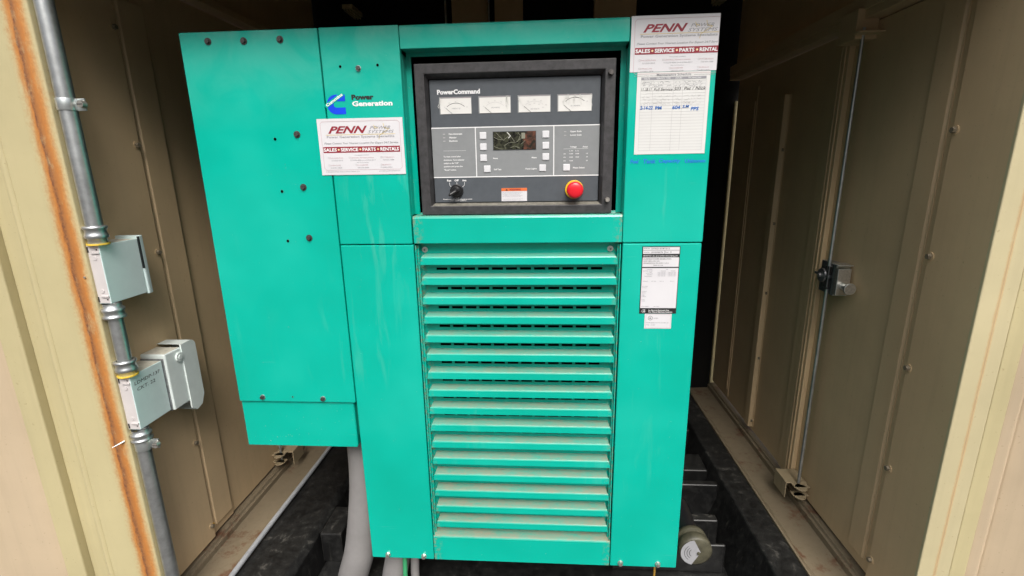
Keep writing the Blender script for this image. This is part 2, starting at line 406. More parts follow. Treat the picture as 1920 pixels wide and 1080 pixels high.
    def build(s, name, parent=None, bevel=0, seg=2, weld=False):
        me = bpy.data.meshes.new(name)
        me.from_pydata([tuple(v) for v in s.v], [], s.f)
        for mt in s.mats: me.materials.append(M[mt])
        for p, a, b in zip(me.polygons, s.m, s.sm): p.material_index = a; p.use_smooth = b
        me.validate(); me.update()
        if bevel:
            bm = bmesh.new(); bm.from_mesh(me)
            bmesh.ops.remove_doubles(bm, verts=bm.verts, dist=1e-6)
            bmesh.ops.recalc_face_normals(bm, faces=bm.faces)
            ed = [e for e in bm.edges if len(e.link_faces) == 2 and e.calc_face_angle(0) > math.radians(32)]
            bmesh.ops.bevel(bm, geom=ed, offset=bevel, segments=seg, profile=.5, affect='EDGES', clamp_overlap=True)
            bm.to_mesh(me); bm.free()
        o = bpy.data.objects.new(name, me); col.objects.link(o)
        if parent is not None: o.parent = parent
        return o

def tag(o, label=None, cat=None, group=None, kind=None):
    if label: o['label'] = label
    if cat: o['category'] = cat
    if group: o['group'] = group
    if kind: o['kind'] = kind
    return o

def thing(name, label, cat, loc=(0, 0, 0), group=None):
    """an Empty; the parts below are written in world metres, so the Empty stays at the world origin"""
    o = bpy.data.objects.new(name, None); o.empty_display_size = .05; col.objects.link(o)
    return tag(o, label, cat, group)

# depth-corrected point: rectified position on y = 0 plane moved to depth y
def dx(x, y): return x * (1 + y)
def dz(z, y): return .98 + (z - .98) * (1 + y)

# ================================================================ THE SETTING
g = MB(); g.face([(-150, -150, -.62), (150, -150, -.62), (150, 150, -.62), (-150, 150, -.62)], 'concrete')
tag(g.build('ground'), kind='structure')

# ---------------------------------------------------------------- enclosure
XL, XR = -.95, .784
ZL, ZR = -.042, 0.0
def yl(v): return -1 + (1 + v) * (-XL / .911)       # measured on x=-.911
enc = thing('generator_enclosure', 'tan sheet metal generator housing with open end, ribbed side doors and dark roof', 'enclosure')

def stiffener(parent, side, X, y0, y1, z0, z1, h, boltside, zs, name='stiffener', lift=.002):
    m = MB(); s = 1 if side == 'R' else -1
    xa, xb = X, X - s * h
    prof = [(X + s * .0005, y0 - .004), (X - s * .002, y0 - .004), (X - s * .002, y0 + .0), (X - s * h, y0 + .003), (X - s * h, y1 - .001), (X + s * .0005, y1)]
    m.prism(prof, 'z', z0, z1, 'tan')
    o = m.build(name, parent, bevel=.0012)
    for z in zs:
        b = MB(); b.hexbolt((X - s * lift, boltside, z), (-s, 0, 0), .0060, .006, 'wall_bolt', .009, 'tan')
        b.build('bolt', o)
    return o

# right wall: two doors that meet at a lapped seam beside the latch rod
m = MB(); m.box(XR, XR + .03, -.12, .43, .005, 1.30, 'tan')
dr = m.build('side_door', enc, bevel=.002); dr['label'] = 'right side door nearest the opening'
m = MB(); m.box(XR - .0145, XR - .0001, -.1265, .006, .008, 1.297, 'tan'); m.build('door_pan', dr, bevel=.002, seg=3)
stiffener(dr, 'R', XR, .038, .094, .036, 1.285, .006, -.002, (1.274, 1.034, .794, .555, .315, .07), lift=.0145)
m = MB()   # lapped seam with a double fold
m.box(XR - .014, XR, .375, .425, .015, 1.295, 'tan'); m.box(XR - .009, XR, .425, .462, .012, 1.296, 'tan'); m.box(XR - .018, XR - .0141, .385, .389, .015, 1.295, 'tan'); m.box(XR-.017, XR-.0141, .402, .4045, .015, 1.295, 'tan')
m.build('door_stile', dr, bevel=.0012)
m = MB(); m.box(XR, XR + .012, .437, 1.126, .005, 1.30, 'tan'); df = m.build('side_door', enc, bevel=.002); df['label'] = 'darker right side door deep inside'
stiffener(df, 'R', XR, .685, .722, .02, 1.19, .0165, .688, (1.02, .78, .538, .295, .045))
m = MB(); m.box(XR - .003, XR, .93, .96, .02, 1.25, 'tan'); m.box(XR - .006, XR - .0031, .94, .95, .05, 1.20, 'tan'); m.build('door_stile', df, bevel=.001)
# lit jamb strip at the far end of the wall
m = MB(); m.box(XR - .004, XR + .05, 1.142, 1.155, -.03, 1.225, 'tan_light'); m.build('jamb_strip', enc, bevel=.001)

# rod and latch on the right door
rx, ry = XR - .030, .297
m = MB(); m.cyl((rx, ry, .06), (rx, ry, .652), .0045, 'galv', n=12); m.cyl((rx, ry + .004, .70), (rx - .001, ry + .002, 1.285), .0042, 'galv', n=12)
rod = m.build('latch_rod', dr)
m = MB()
m.box(rx + .006, XR, ry - .022, ry + .050, .638, .722, 'latch')
m.cyl((rx + .008, ry + .022, .685), (rx - .008, ry + .022, .685), .019, 'latch', n=18)
m.cyl((rx - .0079, ry + .022, .685), (rx - .015, ry + .022, .685), .006, 'bolt_bright', n=10)
m.box(rx - .007, rx + .006, ry - .010, ry + .056, .682, .690, 'latch')
m.box(rx - .004, rx + .004, ry - .004, ry + .014, .655, .714, 'steel_dark')
m.build('latch', dr, bevel=.0015)
m = MB()
m.box(rx - .004, XR, ry - .036, ry - .0225, .642, .723, 'zinc'); m.box(rx - .008, XR - .006, ry - .052, ry - .0365, .648, .716, 'bolt_bright')
m.box(rx - .01, XR - .004, ry - .054, ry - .018, .7235, .7265, 'bolt_bright')
m.cyl((rx + .006, ry - .052, .672), (rx + .006, ry - .080, .672), .0085, 'zinc', n=14); m.cyl((rx + .006, ry - .080, .672), (rx + .006, ry - .086, .672), .0145, 'bolt_bright', n=18)
m.build('latch_knob', dr, bevel=.0008)
def guide(parent, side, X, rxx, ryy, z, up):
    s = 1 if side == 'R' else -1
    m = MB(); zz = z
    m.box(min(X - s * .002, X - s * .062), max(X - s * .002, X - s * .062), ryy + .006, ryy + .075, zz - .002, zz + .001, 'tan_guide')
    m.box(min(X - s * .062, X - s * .0595), max(X - s * .062, X - s * .0595), ryy + .006, ryy + .075, zz - .05, zz - .0021, 'tan_guide')
    for q in (0, -.028):
        m.box(min(rxx - s * .018, rxx + s * .026), max(rxx - s * .018, rxx + s * .026), ryy - .016, ryy + .0055, zz + q - .002, zz + q + .001, 'tan_guide')
        m.cyl((rxx - s * .0, ryy - .016, zz + q - .002), (rxx, ryy - .016, zz + q + .001), .0165, 'tan_guide', n=16)
    m.build('rod_guide', parent, bevel=.0008)
guide(dr, 'R', XR, rx, ry, .055, 1)
m = MB(); m.box(XR - .05, XR, ry + .0, ry + .07, 1.26, 1.325, 'tan'); m.box(XR - .058, XR, ry - .03, ry - .001, 1.268, 1.272, 'tan'); m.build('rod_guide', dr, bevel=.001)

# left wall
m = MB(); m.box(XL - .03, XL, -.085, yl(.168), ZL + .004, 1.42, 'tan')
dl = m.build('side_door', enc, bevel=.002); dl['label'] = 'left side door nearest the opening'
m = MB(); m.box(XL + .0001, XL + .010, -.085, yl(.070) + .004, ZL + .006, 1.415, 'tan'); m.build('door_pan', dl, bevel=.002, seg=3)
sl = stiffener(dl, 'L', XL, .134, yl(.148) + .012, -.012, 1.36, .006, yl(.070) - .006, (1.292, 1.043, .792, .54, .27, .006), lift=.010)
m = MB(); m.box(XL - .03, XL - .004, yl(.168) + .003, 1.128, ZL + .004, 1.42, 'tan'); dl2 = m.build('side_door', enc, bevel=.002); dl2['label'] = 'darker left side door behind the ribbed one'
lx, ly = XL + .022, yl(.405)
m = MB(); m.cyl((lx, ly, -.02), (lx, ly, 1.33), .0042, 'galv', n=12); m.build('latch_rod', dl2)
guide(dl2, 'L', XL, lx, ly, .01, 1)

# rails along the wall tops and foot ledges
m = MB(); m.box(XR - .034, XR + .03, -.08, 1.14, 1.303, 1.322, 'tan'); m.box(XR - .036, XR - .030, -.08, 1.14, 1.322, 1.355, 'tan'); m.box(XR - .012, XR + .03, -.08, 1.14, 1.355, 1.74, 'tan')
m.build('top_rail', enc, bevel=.0015)
m = MB(); m.box(XL - .03, XL + .03, -.08, 1.14, 1.425, 1.445, 'tan'); m.box(XL - .03, XL + .008, -.08, 1.14, 1.445, 1.74, 'tan'); m.build('top_rail', enc, bevel=.0015)
m = MB()
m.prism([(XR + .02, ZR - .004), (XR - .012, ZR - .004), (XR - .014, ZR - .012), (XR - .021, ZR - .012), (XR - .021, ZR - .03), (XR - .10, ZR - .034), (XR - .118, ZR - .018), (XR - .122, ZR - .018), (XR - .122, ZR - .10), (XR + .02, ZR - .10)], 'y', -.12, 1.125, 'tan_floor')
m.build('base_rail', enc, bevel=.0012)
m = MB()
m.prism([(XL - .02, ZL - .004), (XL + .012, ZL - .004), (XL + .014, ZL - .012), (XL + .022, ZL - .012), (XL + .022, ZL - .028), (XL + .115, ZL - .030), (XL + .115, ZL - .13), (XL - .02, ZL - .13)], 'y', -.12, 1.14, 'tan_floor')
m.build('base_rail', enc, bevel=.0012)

# corner posts
m = MB()
m.prism([(-.9155, -.1), (-.9155, -.062), (-.952, -.062), (-.952, -.086), (-1.034, -.086), (-1.034, -.1)], 'z', -.55, 1.75, 'tan_rust')
pl = m.build('corner_post', enc, bevel=.003, seg=3); pl['label'] = 'left corner post with a long orange rust run'
m = MB(); m.cyl((-1.0405, -.094, -.55), (-1.0405, -.094, 1.75), .009, 'tan_light', n=20); m.build('edge_bead', pl)
m = MB(); m.hexbolt((-.9275, -.1, .777), (0, -1, 0), .0026, .002, 'bolt_bright'); m.build('rivet', pl)
m = MB(); m.cyl((-.9255, -.1, .405), (-.9405, -.117, .399), .0024, 'zinc', r1=.0007, n=10); m.build('screw_tip', pl)
m = MB()
K = lambda pts: [(x * .982, -1 + (1 + y) * .982) for x, y in pts]
m.prism(K([(.7835, -.112), (.8165, -.1135), (.8205, -.110), (.846, -.112), (.846, -.095), (.7835, -.104)]), 'z', -.55, 1.75, 'tan_rust_faint')
pr = m.build('corner_post', enc, bevel=.002, seg=3); pr['label'] = 'right corner post with a thin rust line'
m = MB(); m.prism(K([(.8475, -.110), (.8795, -.110), (.8795, -.09), (.8475, -.09)]), 'z', -.55, 1.75, 'tan_light'); m.build('post_flange', pr, bevel=.002)
# end doors folded open towards the photographer
m = MB()
m.box(-1.096, -1.0495, -.09, -.07, -.5, 1.70, 'tan_light')
m.prism([(-1.096, -.108), (-1.142, -.110), (-1.142, -.07), (-1.096, -.07)], 'z', -.5, 1.70, 'tan_light')
el_ = m.build('end_door', enc, bevel=.003, seg=3); el_['label'] = 'left end door folded open beside the rusty post'
m = MB(); m.prism([(-1.1425, -.096), (-1.80, -.36), (-1.81, -.33), (-1.16, -.06)], 'z', -.5, 1.70, 'pink_tan'); m.build('door_skin', el_, bevel=.004)
m = MB()
m.prism(K([(.8805, -.105), (.899, -.112), (.909, -.104), (.909, -.08), (.8805, -.08)]), 'z', -.5, 1.70, 'pink_tan')
er = m.build('end_door', enc, bevel=.003, seg=3); er['label'] = 'right end door folded open beside the clean post'
m = MB(); m.prism(K([(.9095, -.102), (1.62, -.42), (1.63, -.39), (.9095, -.07)]), 'z', -.5, 1.70, 'pink_tan'); m.build('door_skin', er, bevel=.004)

# roof, header, bulkhead
m = MB(); m.box(-1.05, .90, -.06, 1.5, 1.76, 1.79, 'tan'); m.build('roof_panel', enc)
m = MB(); m.box(-1.05, .90, -.108, -.068, 1.325, 1.79, 'tan_light'); m.build('door_header', enc, bevel=.003)  # unseen header; its underside is set low to shade the wall tops
for (x0, x1) in ((-.775, -.735), (.655, .70)):
    m = MB(); m.box(x0, x1, 1.03 if x0 < 0 else .9, 1.145, 1.585, 1.60, 'tan_light')
    for k in range(3): m.box(x0 + .006 + k * .011, x0 + .010 + k * .011, 1.03 if x0 < 0 else .9, 1.145, 1.577, 1.5851, 'tan_light')
    m.build('roof_angle', enc)
m = MB(); m.box(-1.0, XR + .03, 1.16, 1.20, -.5, 1.76, 'dark'); m.build('bulkhead', enc)  # plain black sheet closing the enclosure behind the cabinet
for x0, x1 in ((-.36, -.22), (-.19, -.08), (.20, .36)):
    m = MB(); m.box(x0, x1, 1.10, 1.155, 1.2, 1.755, 'tan'); m.build('bulkhead_rib', enc)
for x0 in (-.214, -.385):
    m = MB(); m.box(x0, x0 + .005, 1.08, 1.10, 1.2, 1.755, 'galv'); m.build('bulkhead_strip', enc)

# ---------------------------------------------------------------- black sub-base with tank
tank = thing('fuel_tank_base', 'black steel tank and skid frame under the teal cabinet, dusty', 'fuel tank')
m = MB(); m.box(-.66, .56, -.14, 1.14, -.40, -.17, 'black'); m.build('tank', tank, bevel=.008)
m = MB(); m.prism([(XR - .1225, -.022), (.585, -.026), (.575, -.05), (.53, -.17), (.53, -.4), (XR - .1225, -.4)], 'y', -.14, 1.14, 'black')
m.build('side_rail', tank, bevel=.004)
m = MB(); m.prism([(-.834, -.072), (-.69, -.074), (-.674, -.086), (-.66, -.19), (-.66, -.4), (-.834, -.4)], 'y', -.14, 1.14, 'black')
m.build('side_rail', tank, bevel=.005)
m = MB()
for (y0, y1, z1, x0) in ((.40, .425, -.03, .2), (.50, .60, -.045, .2), (.26, .29, -.05, .2), (.72, .745, -.02, .2), (.19, .2, -.075, .2)):
    m.box(x0, .566 if y0 > .3 else .52, y0, y1, -.17, z1, 'black')
m.box(.30, .50, .58, .70, -.05, .06, 'black'); m.box(.34, .47, .84, .95, -.05, .13, 'black'); m.box(.28, .50, .90, 1.05, -.1, .05, 'black')
m.cyl((.42, .70, .075), (.30, .70, .075), .03, 'black', n=18)
m.build('cross_member', tank, bevel=.006, seg=3)
m = MB(); m.box(-.665, -.60, .18, .30, -.171, -.07, 'black'); m.build('bracket', tank, bevel=.004)
m = MB(); m.box(-.67, -.58, .5, .62, -.171, -.05, 'black'); m.build('bracket', tank, bevel=.004)

m = MB()
m.lathe((.379, .030, .0445), (0, 1, 0), [(0, 0), (0, .034), (.003, .040), (.022, .041), (.026, .037), (.034, .035), (.037, .039), (.050, .038), (.053, .030), (.054, .026)], 'olive', 32)
m.cyl((.379, .0842, .0445), (.379, .20, .0445), .026, 'knob', n=24)
cap = m.build('air_filter_cap')
tag(cap, 'round olive cap with a white fan shaped decal beside the cabinet foot', 'cap')
m = MB()
pts = [(.379 + .036 * math.cos(math.radians(a)), .0285, .0445 + .036 * math.sin(math.radians(a))) for a in range(98, 262, 8)]
m.face([(.381 + .008, .0285, .0445 + .002)] + [(p[0] - .002, p[1], p[2]) for p in pts] + [(.381 + .006, .0285, .0445 - .004)], 'decal_grey')
for k, rr in enumerate((.012, .018, .024)): m.ring(.374, .0445, rr, .0011, .028, 'pblack', 130, 235, 10)
dec = m.build('decal', cap)
m = MB(); m.cyl((.384, .0285, .0445), (.384, .024, .0445), .0035, 'olive', n=10); m.build('centre_stud', cap)

# grey cable along the left ledge
m = MB(); m.tube([(-.826, y, -.061 + .0015 * math.sin(y * 9)) for y in [i * .06 - .12 for i in range(21)]], .0075, 'cable_grey', 10)
tag(m.build('cable'), 'thin grey cable lying along the left floor ledge', 'cable')

# ---------------------------------------------------------------- ducts and wires below the cabinet
def sweep(pts, k=6):
    out = []
    P = [Vector(p) for p in pts]
    for i in range(len(P) - 1):
        a, b, c, d = P[max(i - 1, 0)], P[i], P[i + 1], P[min(i + 2, len(P) - 1)]
        for t in [j / k for j in range(k)]:
            out.append(.5 * ((2 * b) + (-a + c) * t + (2 * a - 5 * b + 4 * c - d) * t * t + (-a + 3 * b - 3 * c + d) * t ** 3))
    out.append(P[-1]); return out
m = MB(); m.tube(sweep([(-.475, .11, .48), (-.474, .11, .30), (-.478, .11, .18), (-.487, .10, .08), (-.506, .09, -.04), (-.535, .085, -.14), (-.56, .08, -.30)]), .041, 'duct', 28)
tag(m.build('conduit_duct'), 'wide grey flexible duct curving down left of the cabinet foot', 'duct')
m = MB(); m.tube(sweep([(-.375, .09, .30), (-.385, .09, .06), (-.398, .085, -.05), (-.413, .08, -.13), (-.43, .08, -.30)]), .034, 'duct', 28)
tag(m.build('conduit_duct'), 'grey duct showing below the left bottom corner of the cabinet', 'duct')
m = MB(); m.tube(sweep([(-.365, .045, .2), (-.365, .045, .0), (-.367, .04, -.1), (-.369, .04, -.3)]), .0062, 'wire', 10)
tag(m.build('ground_wire'), 'green wire hanging between the two thinner grey tubes', 'wire')
m = MB(); m.tube(sweep([(-.342, .07, .3), (-.345, .07, .0), (-.349, .07, -.1), (-.353, .07, -.3)]), .0115, 'duct', 14)
tag(m.build('conduit_tube'), 'thin grey tube right of the green wire', 'tube')
m = MB(); m.tube(sweep([(.285, .05, .2), (.2855, .05, .0), (.286, .05, -.3)]), .003, 'wire_yellow', 8)
tag(m.build('cable'), 'thin amber cable under the right cabinet corner', 'cable')

# ================================================================ teal control cabinet
cab = thing('control_cabinet', 'teal painted steel control cabinet with louvred front and dark instrument opening', 'cabinet')
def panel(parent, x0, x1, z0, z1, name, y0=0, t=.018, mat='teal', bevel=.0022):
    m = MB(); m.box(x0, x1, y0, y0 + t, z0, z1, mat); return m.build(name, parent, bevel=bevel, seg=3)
# shell
m = MB()
m.box(-.430, -.412, .019, .40, .028, 1.243, 'teal_dark'); m.box(.300, .320, .019, .40, .028, 1.243, 'teal_dark')
m.box(-.4119, .2999, .385, .40, .028, 1.243, 'teal_dark'); m.box(-.4119, .2999, .045, .3849, 1.225, 1.243, 'teal'); m.box(-.4119, .2999, .045, .3849, .028, .04, 'teal_dark')
m.box(-.33, .22, .10, .104, .86, 1.20, 'void'); m.box(-.33, .22, .06, .064, .04, .85, 'void')
m.build('body', cab)
# upper left panel with folded returns
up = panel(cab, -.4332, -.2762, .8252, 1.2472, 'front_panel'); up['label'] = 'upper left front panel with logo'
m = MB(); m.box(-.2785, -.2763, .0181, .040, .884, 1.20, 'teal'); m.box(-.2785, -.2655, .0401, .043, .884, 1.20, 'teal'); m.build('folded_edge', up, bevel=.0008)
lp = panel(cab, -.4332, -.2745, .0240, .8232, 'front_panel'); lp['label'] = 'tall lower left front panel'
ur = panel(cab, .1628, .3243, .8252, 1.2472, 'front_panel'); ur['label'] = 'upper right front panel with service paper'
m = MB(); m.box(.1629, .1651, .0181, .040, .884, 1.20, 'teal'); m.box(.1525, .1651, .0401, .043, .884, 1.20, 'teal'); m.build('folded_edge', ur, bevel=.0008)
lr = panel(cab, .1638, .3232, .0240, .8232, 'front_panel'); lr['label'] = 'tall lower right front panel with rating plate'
# hood over the opening: rounded top edge, underside sloping back, inner lip
m = MB()
m.prism([(0, 1.2045), (0, 1.2415), (.0015, 1.2455), (.006, 1.2475), (.045, 1.2475), (.045, 1.240), (.012, 1.238), (.006, 1.208), (.040, 1.207), (.040, 1.198), (.043, 1.198), (.043, 1.2044)], 'x', -.2747, .1613, 'teal')
m.build('hood', cab, bevel=.001)
# shelf between opening and grille
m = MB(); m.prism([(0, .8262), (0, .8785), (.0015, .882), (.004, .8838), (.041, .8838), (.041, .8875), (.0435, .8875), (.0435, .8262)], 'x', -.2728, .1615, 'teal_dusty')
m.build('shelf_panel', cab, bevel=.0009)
# grille
gr = MB()
PY = .0255
gx0, gx1 = -.2717, .1607
zb = [.7799 - i * .0439 for i in range(16)]
slot_x = [(-.2277 + i * .02978) * 1.0255 for i in range(12)]; slot_w = .0238 * 1.0255
ztop = .8225
for b_ in zb:
    s1, s0 = b_ - .0105, b_ - .0162
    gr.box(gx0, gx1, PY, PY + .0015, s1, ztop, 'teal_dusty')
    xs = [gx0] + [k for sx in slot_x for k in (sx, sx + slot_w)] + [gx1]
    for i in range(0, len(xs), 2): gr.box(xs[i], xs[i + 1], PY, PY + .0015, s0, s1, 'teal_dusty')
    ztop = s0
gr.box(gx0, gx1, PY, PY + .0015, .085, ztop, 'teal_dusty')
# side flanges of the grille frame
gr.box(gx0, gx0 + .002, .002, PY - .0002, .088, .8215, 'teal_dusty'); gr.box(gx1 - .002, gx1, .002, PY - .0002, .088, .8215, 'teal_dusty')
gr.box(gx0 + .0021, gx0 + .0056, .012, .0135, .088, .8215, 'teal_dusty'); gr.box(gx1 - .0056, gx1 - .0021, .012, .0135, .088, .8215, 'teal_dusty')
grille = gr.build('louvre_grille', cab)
m = MB()
for b_ in zb:
    a, c = -.2625, .1548; h = .0178; ch = .004
    prof = [(0.0, b_), (0.0, b_ + h - .003), (.0012, b_ + h - .0005), (.004, b_ + h + .0006), (PY - .0003, b_ + h + .0032)]
    under = [(PY - .0003, b_ + h + .0012), (.005, b_ + h - .0015), (.0025, b_ + h - .004), (.0022, b_ + .0018), (.010, b_ + .0018), (.010, b_)]
    allp = prof + under
    n = len(allp); L = []; Rr = []
    for (y, z) in allp:
        e = max(0, (z - (b_ + h - .006)) / .006) * ch if y < .0245 else ch * 1.4
        L.append((a + e, y, z)); Rr.append((c - e, y, z))
    m.add(L + Rr, [(i, (i + 1) % n, n + (i + 1) % n, n + i) for i in range(n)] , 'teal_dusty')
    # end cheeks
    for sgn, xx in ((1, a), (-1, c)):
        m.add([(xx, .0, b_), (xx, .0, b_ + h - .006), (xx + sgn * ch, .003, b_ + h), (xx + sgn * ch * 1.4, PY - .0004, b_ + h + .003), (xx + sgn * .001, PY - .0004, b_)], [(0, 1, 2, 3, 4)], 'teal_dusty')
lou = m.build('louvres', grille, bevel=.0005, seg=2)
m = MB(); m.prism([(0, .0243), (0, .0905), (.0015, .0938), (.005, .0952), (PY - .0002, .0985), (PY + .003, .0985), (PY + .003, .0243)], 'x', -.2728, .1618, 'teal_dusty')
m.build('bottom_pan', cab, bevel=.0009)
for x in (-.2562, .1420):
    m = MB(); m.cyl((x, PY, .8092), (x, PY - .002, .8092), .0062, 'zinc', n=18); m.hexbolt((x, PY - .002, .8092), (0, -1, 0), .0044, .004, 'bolt_bright'); m.cyl((x, PY - .006, .8092), (x, PY - .0065, .8092), .0018, 'steel_dark', n=8)
    m.build('screw', grille)
for x, z in ((-.3915, .035), (-.2998, .034), (.1886, .0342), (.2786, .035)):
    m = MB(); m.hexbolt((x, 0, z), (0, -1, 0), .0056, .006, 'bolt_bright', .0066, 'zinc'); m.build('bolt', cab)
m = MB(); m.hexbolt((-.3602, 0, 1.1723), (0, -1, 0), .0046, .004, 'steel_dark', .0054, 'zinc'); m.build('bolt', up)
for x, z in ((-.3962, 1.1762), (-.3215, 1.177)):
    m = MB(); m.disc(x, z, .0034, -.0003, 'teal_dusty'); m.disc(x, z, .0026, -.0006, 'void'); m.build('screw_hole', up)
for x, y in ((-.395, .06), (-.303, .05), (.025, .07), (.185, .05), (.285, .045), (-.34, .10)):
    m = MB(); m.hexbolt((x, y, 1.2476), (0, 0, 1), .007, .007, 'steel_dark', .010, 'zinc'); m.build('bolt', cab)

# ---- service sticker (same print on both), written from its top left corner
def sticker(parent, X, Z, w, h, y, xmax=None, skew=0):
    xm = xmax if xmax is not None else X + w
    m = MB(); m.box(X, min(X + w, xm), y, y + .0004, Z - h, Z, 'white'); st = m.build('service_sticker', parent)
    P = MB(); yy = y - .0003
    def T(body, x0, x1, dz_, hh, mat, bold=0.0, shear=0.0):
        if X + x0 > xm: return
        fw = x1 - x0
        if xmax is not None and X + x1 > xm:
            n = max(1, int(len(body) * (xm - X - x0) / fw)); fw = fw * n / len(body); body = body[:n]
            fw = min(fw, xm - X - x0 - .0004)
        P.text(body, X + x0, Z + dz_, hh, yy, mat, w=fw, bold=bold, shear=shear)
    def seg(a, b, wd, mat): 
        P.line([(min(X + a[0], xm), Z + a[1]), (min(X + b[0], xm), Z + b[1])], wd, yy, mat)
    L, R_, Tt, B = .0065, .1690, -.0055, -.1000; c = .004
    seg((L + c, Tt), (R_ - c, Tt), .0006, 'ppink'); seg((L, Tt - c), (L, B + c), .0006, 'ppink')
    seg((L, Tt - c), (L + c, Tt), .0006, 'ppink'); seg((L, B + c), (L + c, B), .0006, 'ppink'); seg((L + c, B), (R_ - c, B), .0006, 'ppink')
    if xmax is None:
        seg((R_, Tt - c), (R_, B + c), .0006, 'ppink'); seg((R_ - c, Tt), (R_, Tt - c), .0006, 'ppink'); seg((R_ - c, B), (R_, B + c), .0006, 'ppink')
    T('PENN', .0215, .1025, -.0280, .0132, 'pred', .03, .42)
    T('POWER', .1080, .1500, -.0212, .0058, 'pgrey', 0, .35); T('SYSTEMS', .1030, .1570, -.0292, .0058, 'pgrey', 0, .35)
    seg((.0165, -.0312), (.159, -.0312), .0008, 'pyellow')
    for a, b in (((.136, -.011), (.1375, -.019)), ((.1375, -.019), (.147, -.021)), ((.147, -.021), (.1265, -.034)), ((.1265, -.034), (.125, -.041)), ((.118, -.017), (.1245, -.020)), ((.116, -.0135), (.119, -.022))):
        seg(a, b, .0009, 'pyellow')
    T('Power Generation Systems Specialists', .0178, .157, -.0372, .0042, 'pgrey', .01)
    T('Please Contact Your Nearest Location For Expert 24/7 Service', .0110, .1640, -.0492, .0036, 'pgrey', .008, .3)
    P.rect(X + .0080, min(X + .1668, xm), Z - .0660, Z - .0542, yy, 'pred')
    yy2 = yy - .0003
    for body, a, b in (('SALES', .0090, .0360), ('SERVICE', .0444, .0804), ('PARTS', .0896, .1170), ('RENTALS', .1266, .1645)):
        if xmax is not None and X + b > xm: body, b = 'RENTAL', xm - X - .0008
        P.text(body, X + a, Z - .0632, .0062, yy2, 'pwhite', w=b - a, bold=.03)
    for a in (.0400, .0850, .1218): P.disc(X + a, Z - .0601, .0019, yy2, 'pcream', 12)
    for body, a, b, zz, sq in (('PHILADELPHIA', .0195, .0475, -.0775, 1), ('215/335-0010', .0225, .0460, -.0825, 0), ('CENTRAL PENNSYLVANIA', .0630, .1115, -.0775, 1), ('717/273-4544 or 610/944-0017', .0620, .1150, -.0825, 0),
                           ('PITTSBURGH', .1285, .1530, -.0775, 1), ('724/431-1288', .1300, .1530, -.0825, 0), ('SYRACUSE', .0195, .0410, -.0920, 1), ('315/451-3838', .0195, .0435, -.0970, 0),
                           ('ROCHESTER', .0760, .0985, -.0920, 1), ('585/232-6030', .0760, .0995, -.0970, 0), ('BUFFALO', .1285, .1460, -.0920, 1), ('716/822-0051', .1240, .1480, -.0970, 0)):
        T(body, a, b, zz, .0024, 'pgrey' if not sq else 'ppink')
        if sq and X + a < xm:
            q = X + a - .0035; z0 = Z + zz
            P.line([(q, z0), (q + .0025, z0), (q + .0025, z0 + .0027), (q, z0 + .0027), (q, z0)], .0004, yy, 'pline')
    T('Pennsylvania Locations', .0720, .1020, -.0718, .0018, 'pgrey', 0, .2); T('New York Locations', .0750, .1000, -.0866, .0018, 'pgrey', 0, .2)
    T('A Division of Penn Detroit Diesel Allison LLC.', .0085, .0800, -.1045, .0022, 'pgrey', 0, .2); T('www.pennpowersystems.com', .1200, .1640, -.1040, .0022, 'pgrey')
    P.build('printing', st)
    return st
s1 = sticker(up, -.4550, 1.0800, .1755, .1100, -.0014); s1['label'] = 'white service sticker lapping over the seam'
s2 = sticker(ur, .1640, 1.2468, .1755, .0965, -.0008, xmax=.3240); s2['label'] = 'white service sticker cut off at the right corner'

# ---- maker's logo: open letter shape with slanted word, and the two words beside it
m = MB(); yy = -.0004
cx, cz = -.4075, 1.1066
outer = [(-.3925, 1.1252), (-.4120, 1.1252)] + [(-.4120 + .0185 * math.cos(math.radians(a)), 1.10665 + .01855 * math.sin(math.radians(a))) for a in range(96, 268, 8)] + [(-.4120, 1.0881), (-.3930, 1.0881)]
inner = [(-.3930, 1.1010), (-.4110, 1.1010)] + [(-.4110 + .0058 * math.cos(math.radians(a)), 1.1068 + .0058 * math.sin(math.radians(a))) for a in range(264, 92, -12)] + [(-.4110, 1.1126), (-.3925, 1.1126)]
m.face([(x, yy, z) for x, z in outer + inner], 'pblue')
ang = math.atan2(.0215, .0345)
def rq(u, v): return (-.4312 + u * math.cos(ang) - v * math.sin(ang), yy - .0002, 1.1020 + u * math.sin(ang) + v * math.cos(ang))
m.face([rq(-.002, -.0012), rq(.0425, -.0012), rq(.0425, .0062), rq(-.002, .0062)], 'teal')
m.text('Cummins', -.4306, 1.1024, .0052, yy - .0005, 'pwhite', w=.0405, bold=.035, rot=ang)
m.text('Power', -.3795, 1.1152, .0088, yy, 'pblack', w=.0450, bold=.055)
m.text('Generation', -.3790, 1.1030, .0088, yy, 'pwhite', w=.0815, bold=.04)
m.build('maker_logo', up)

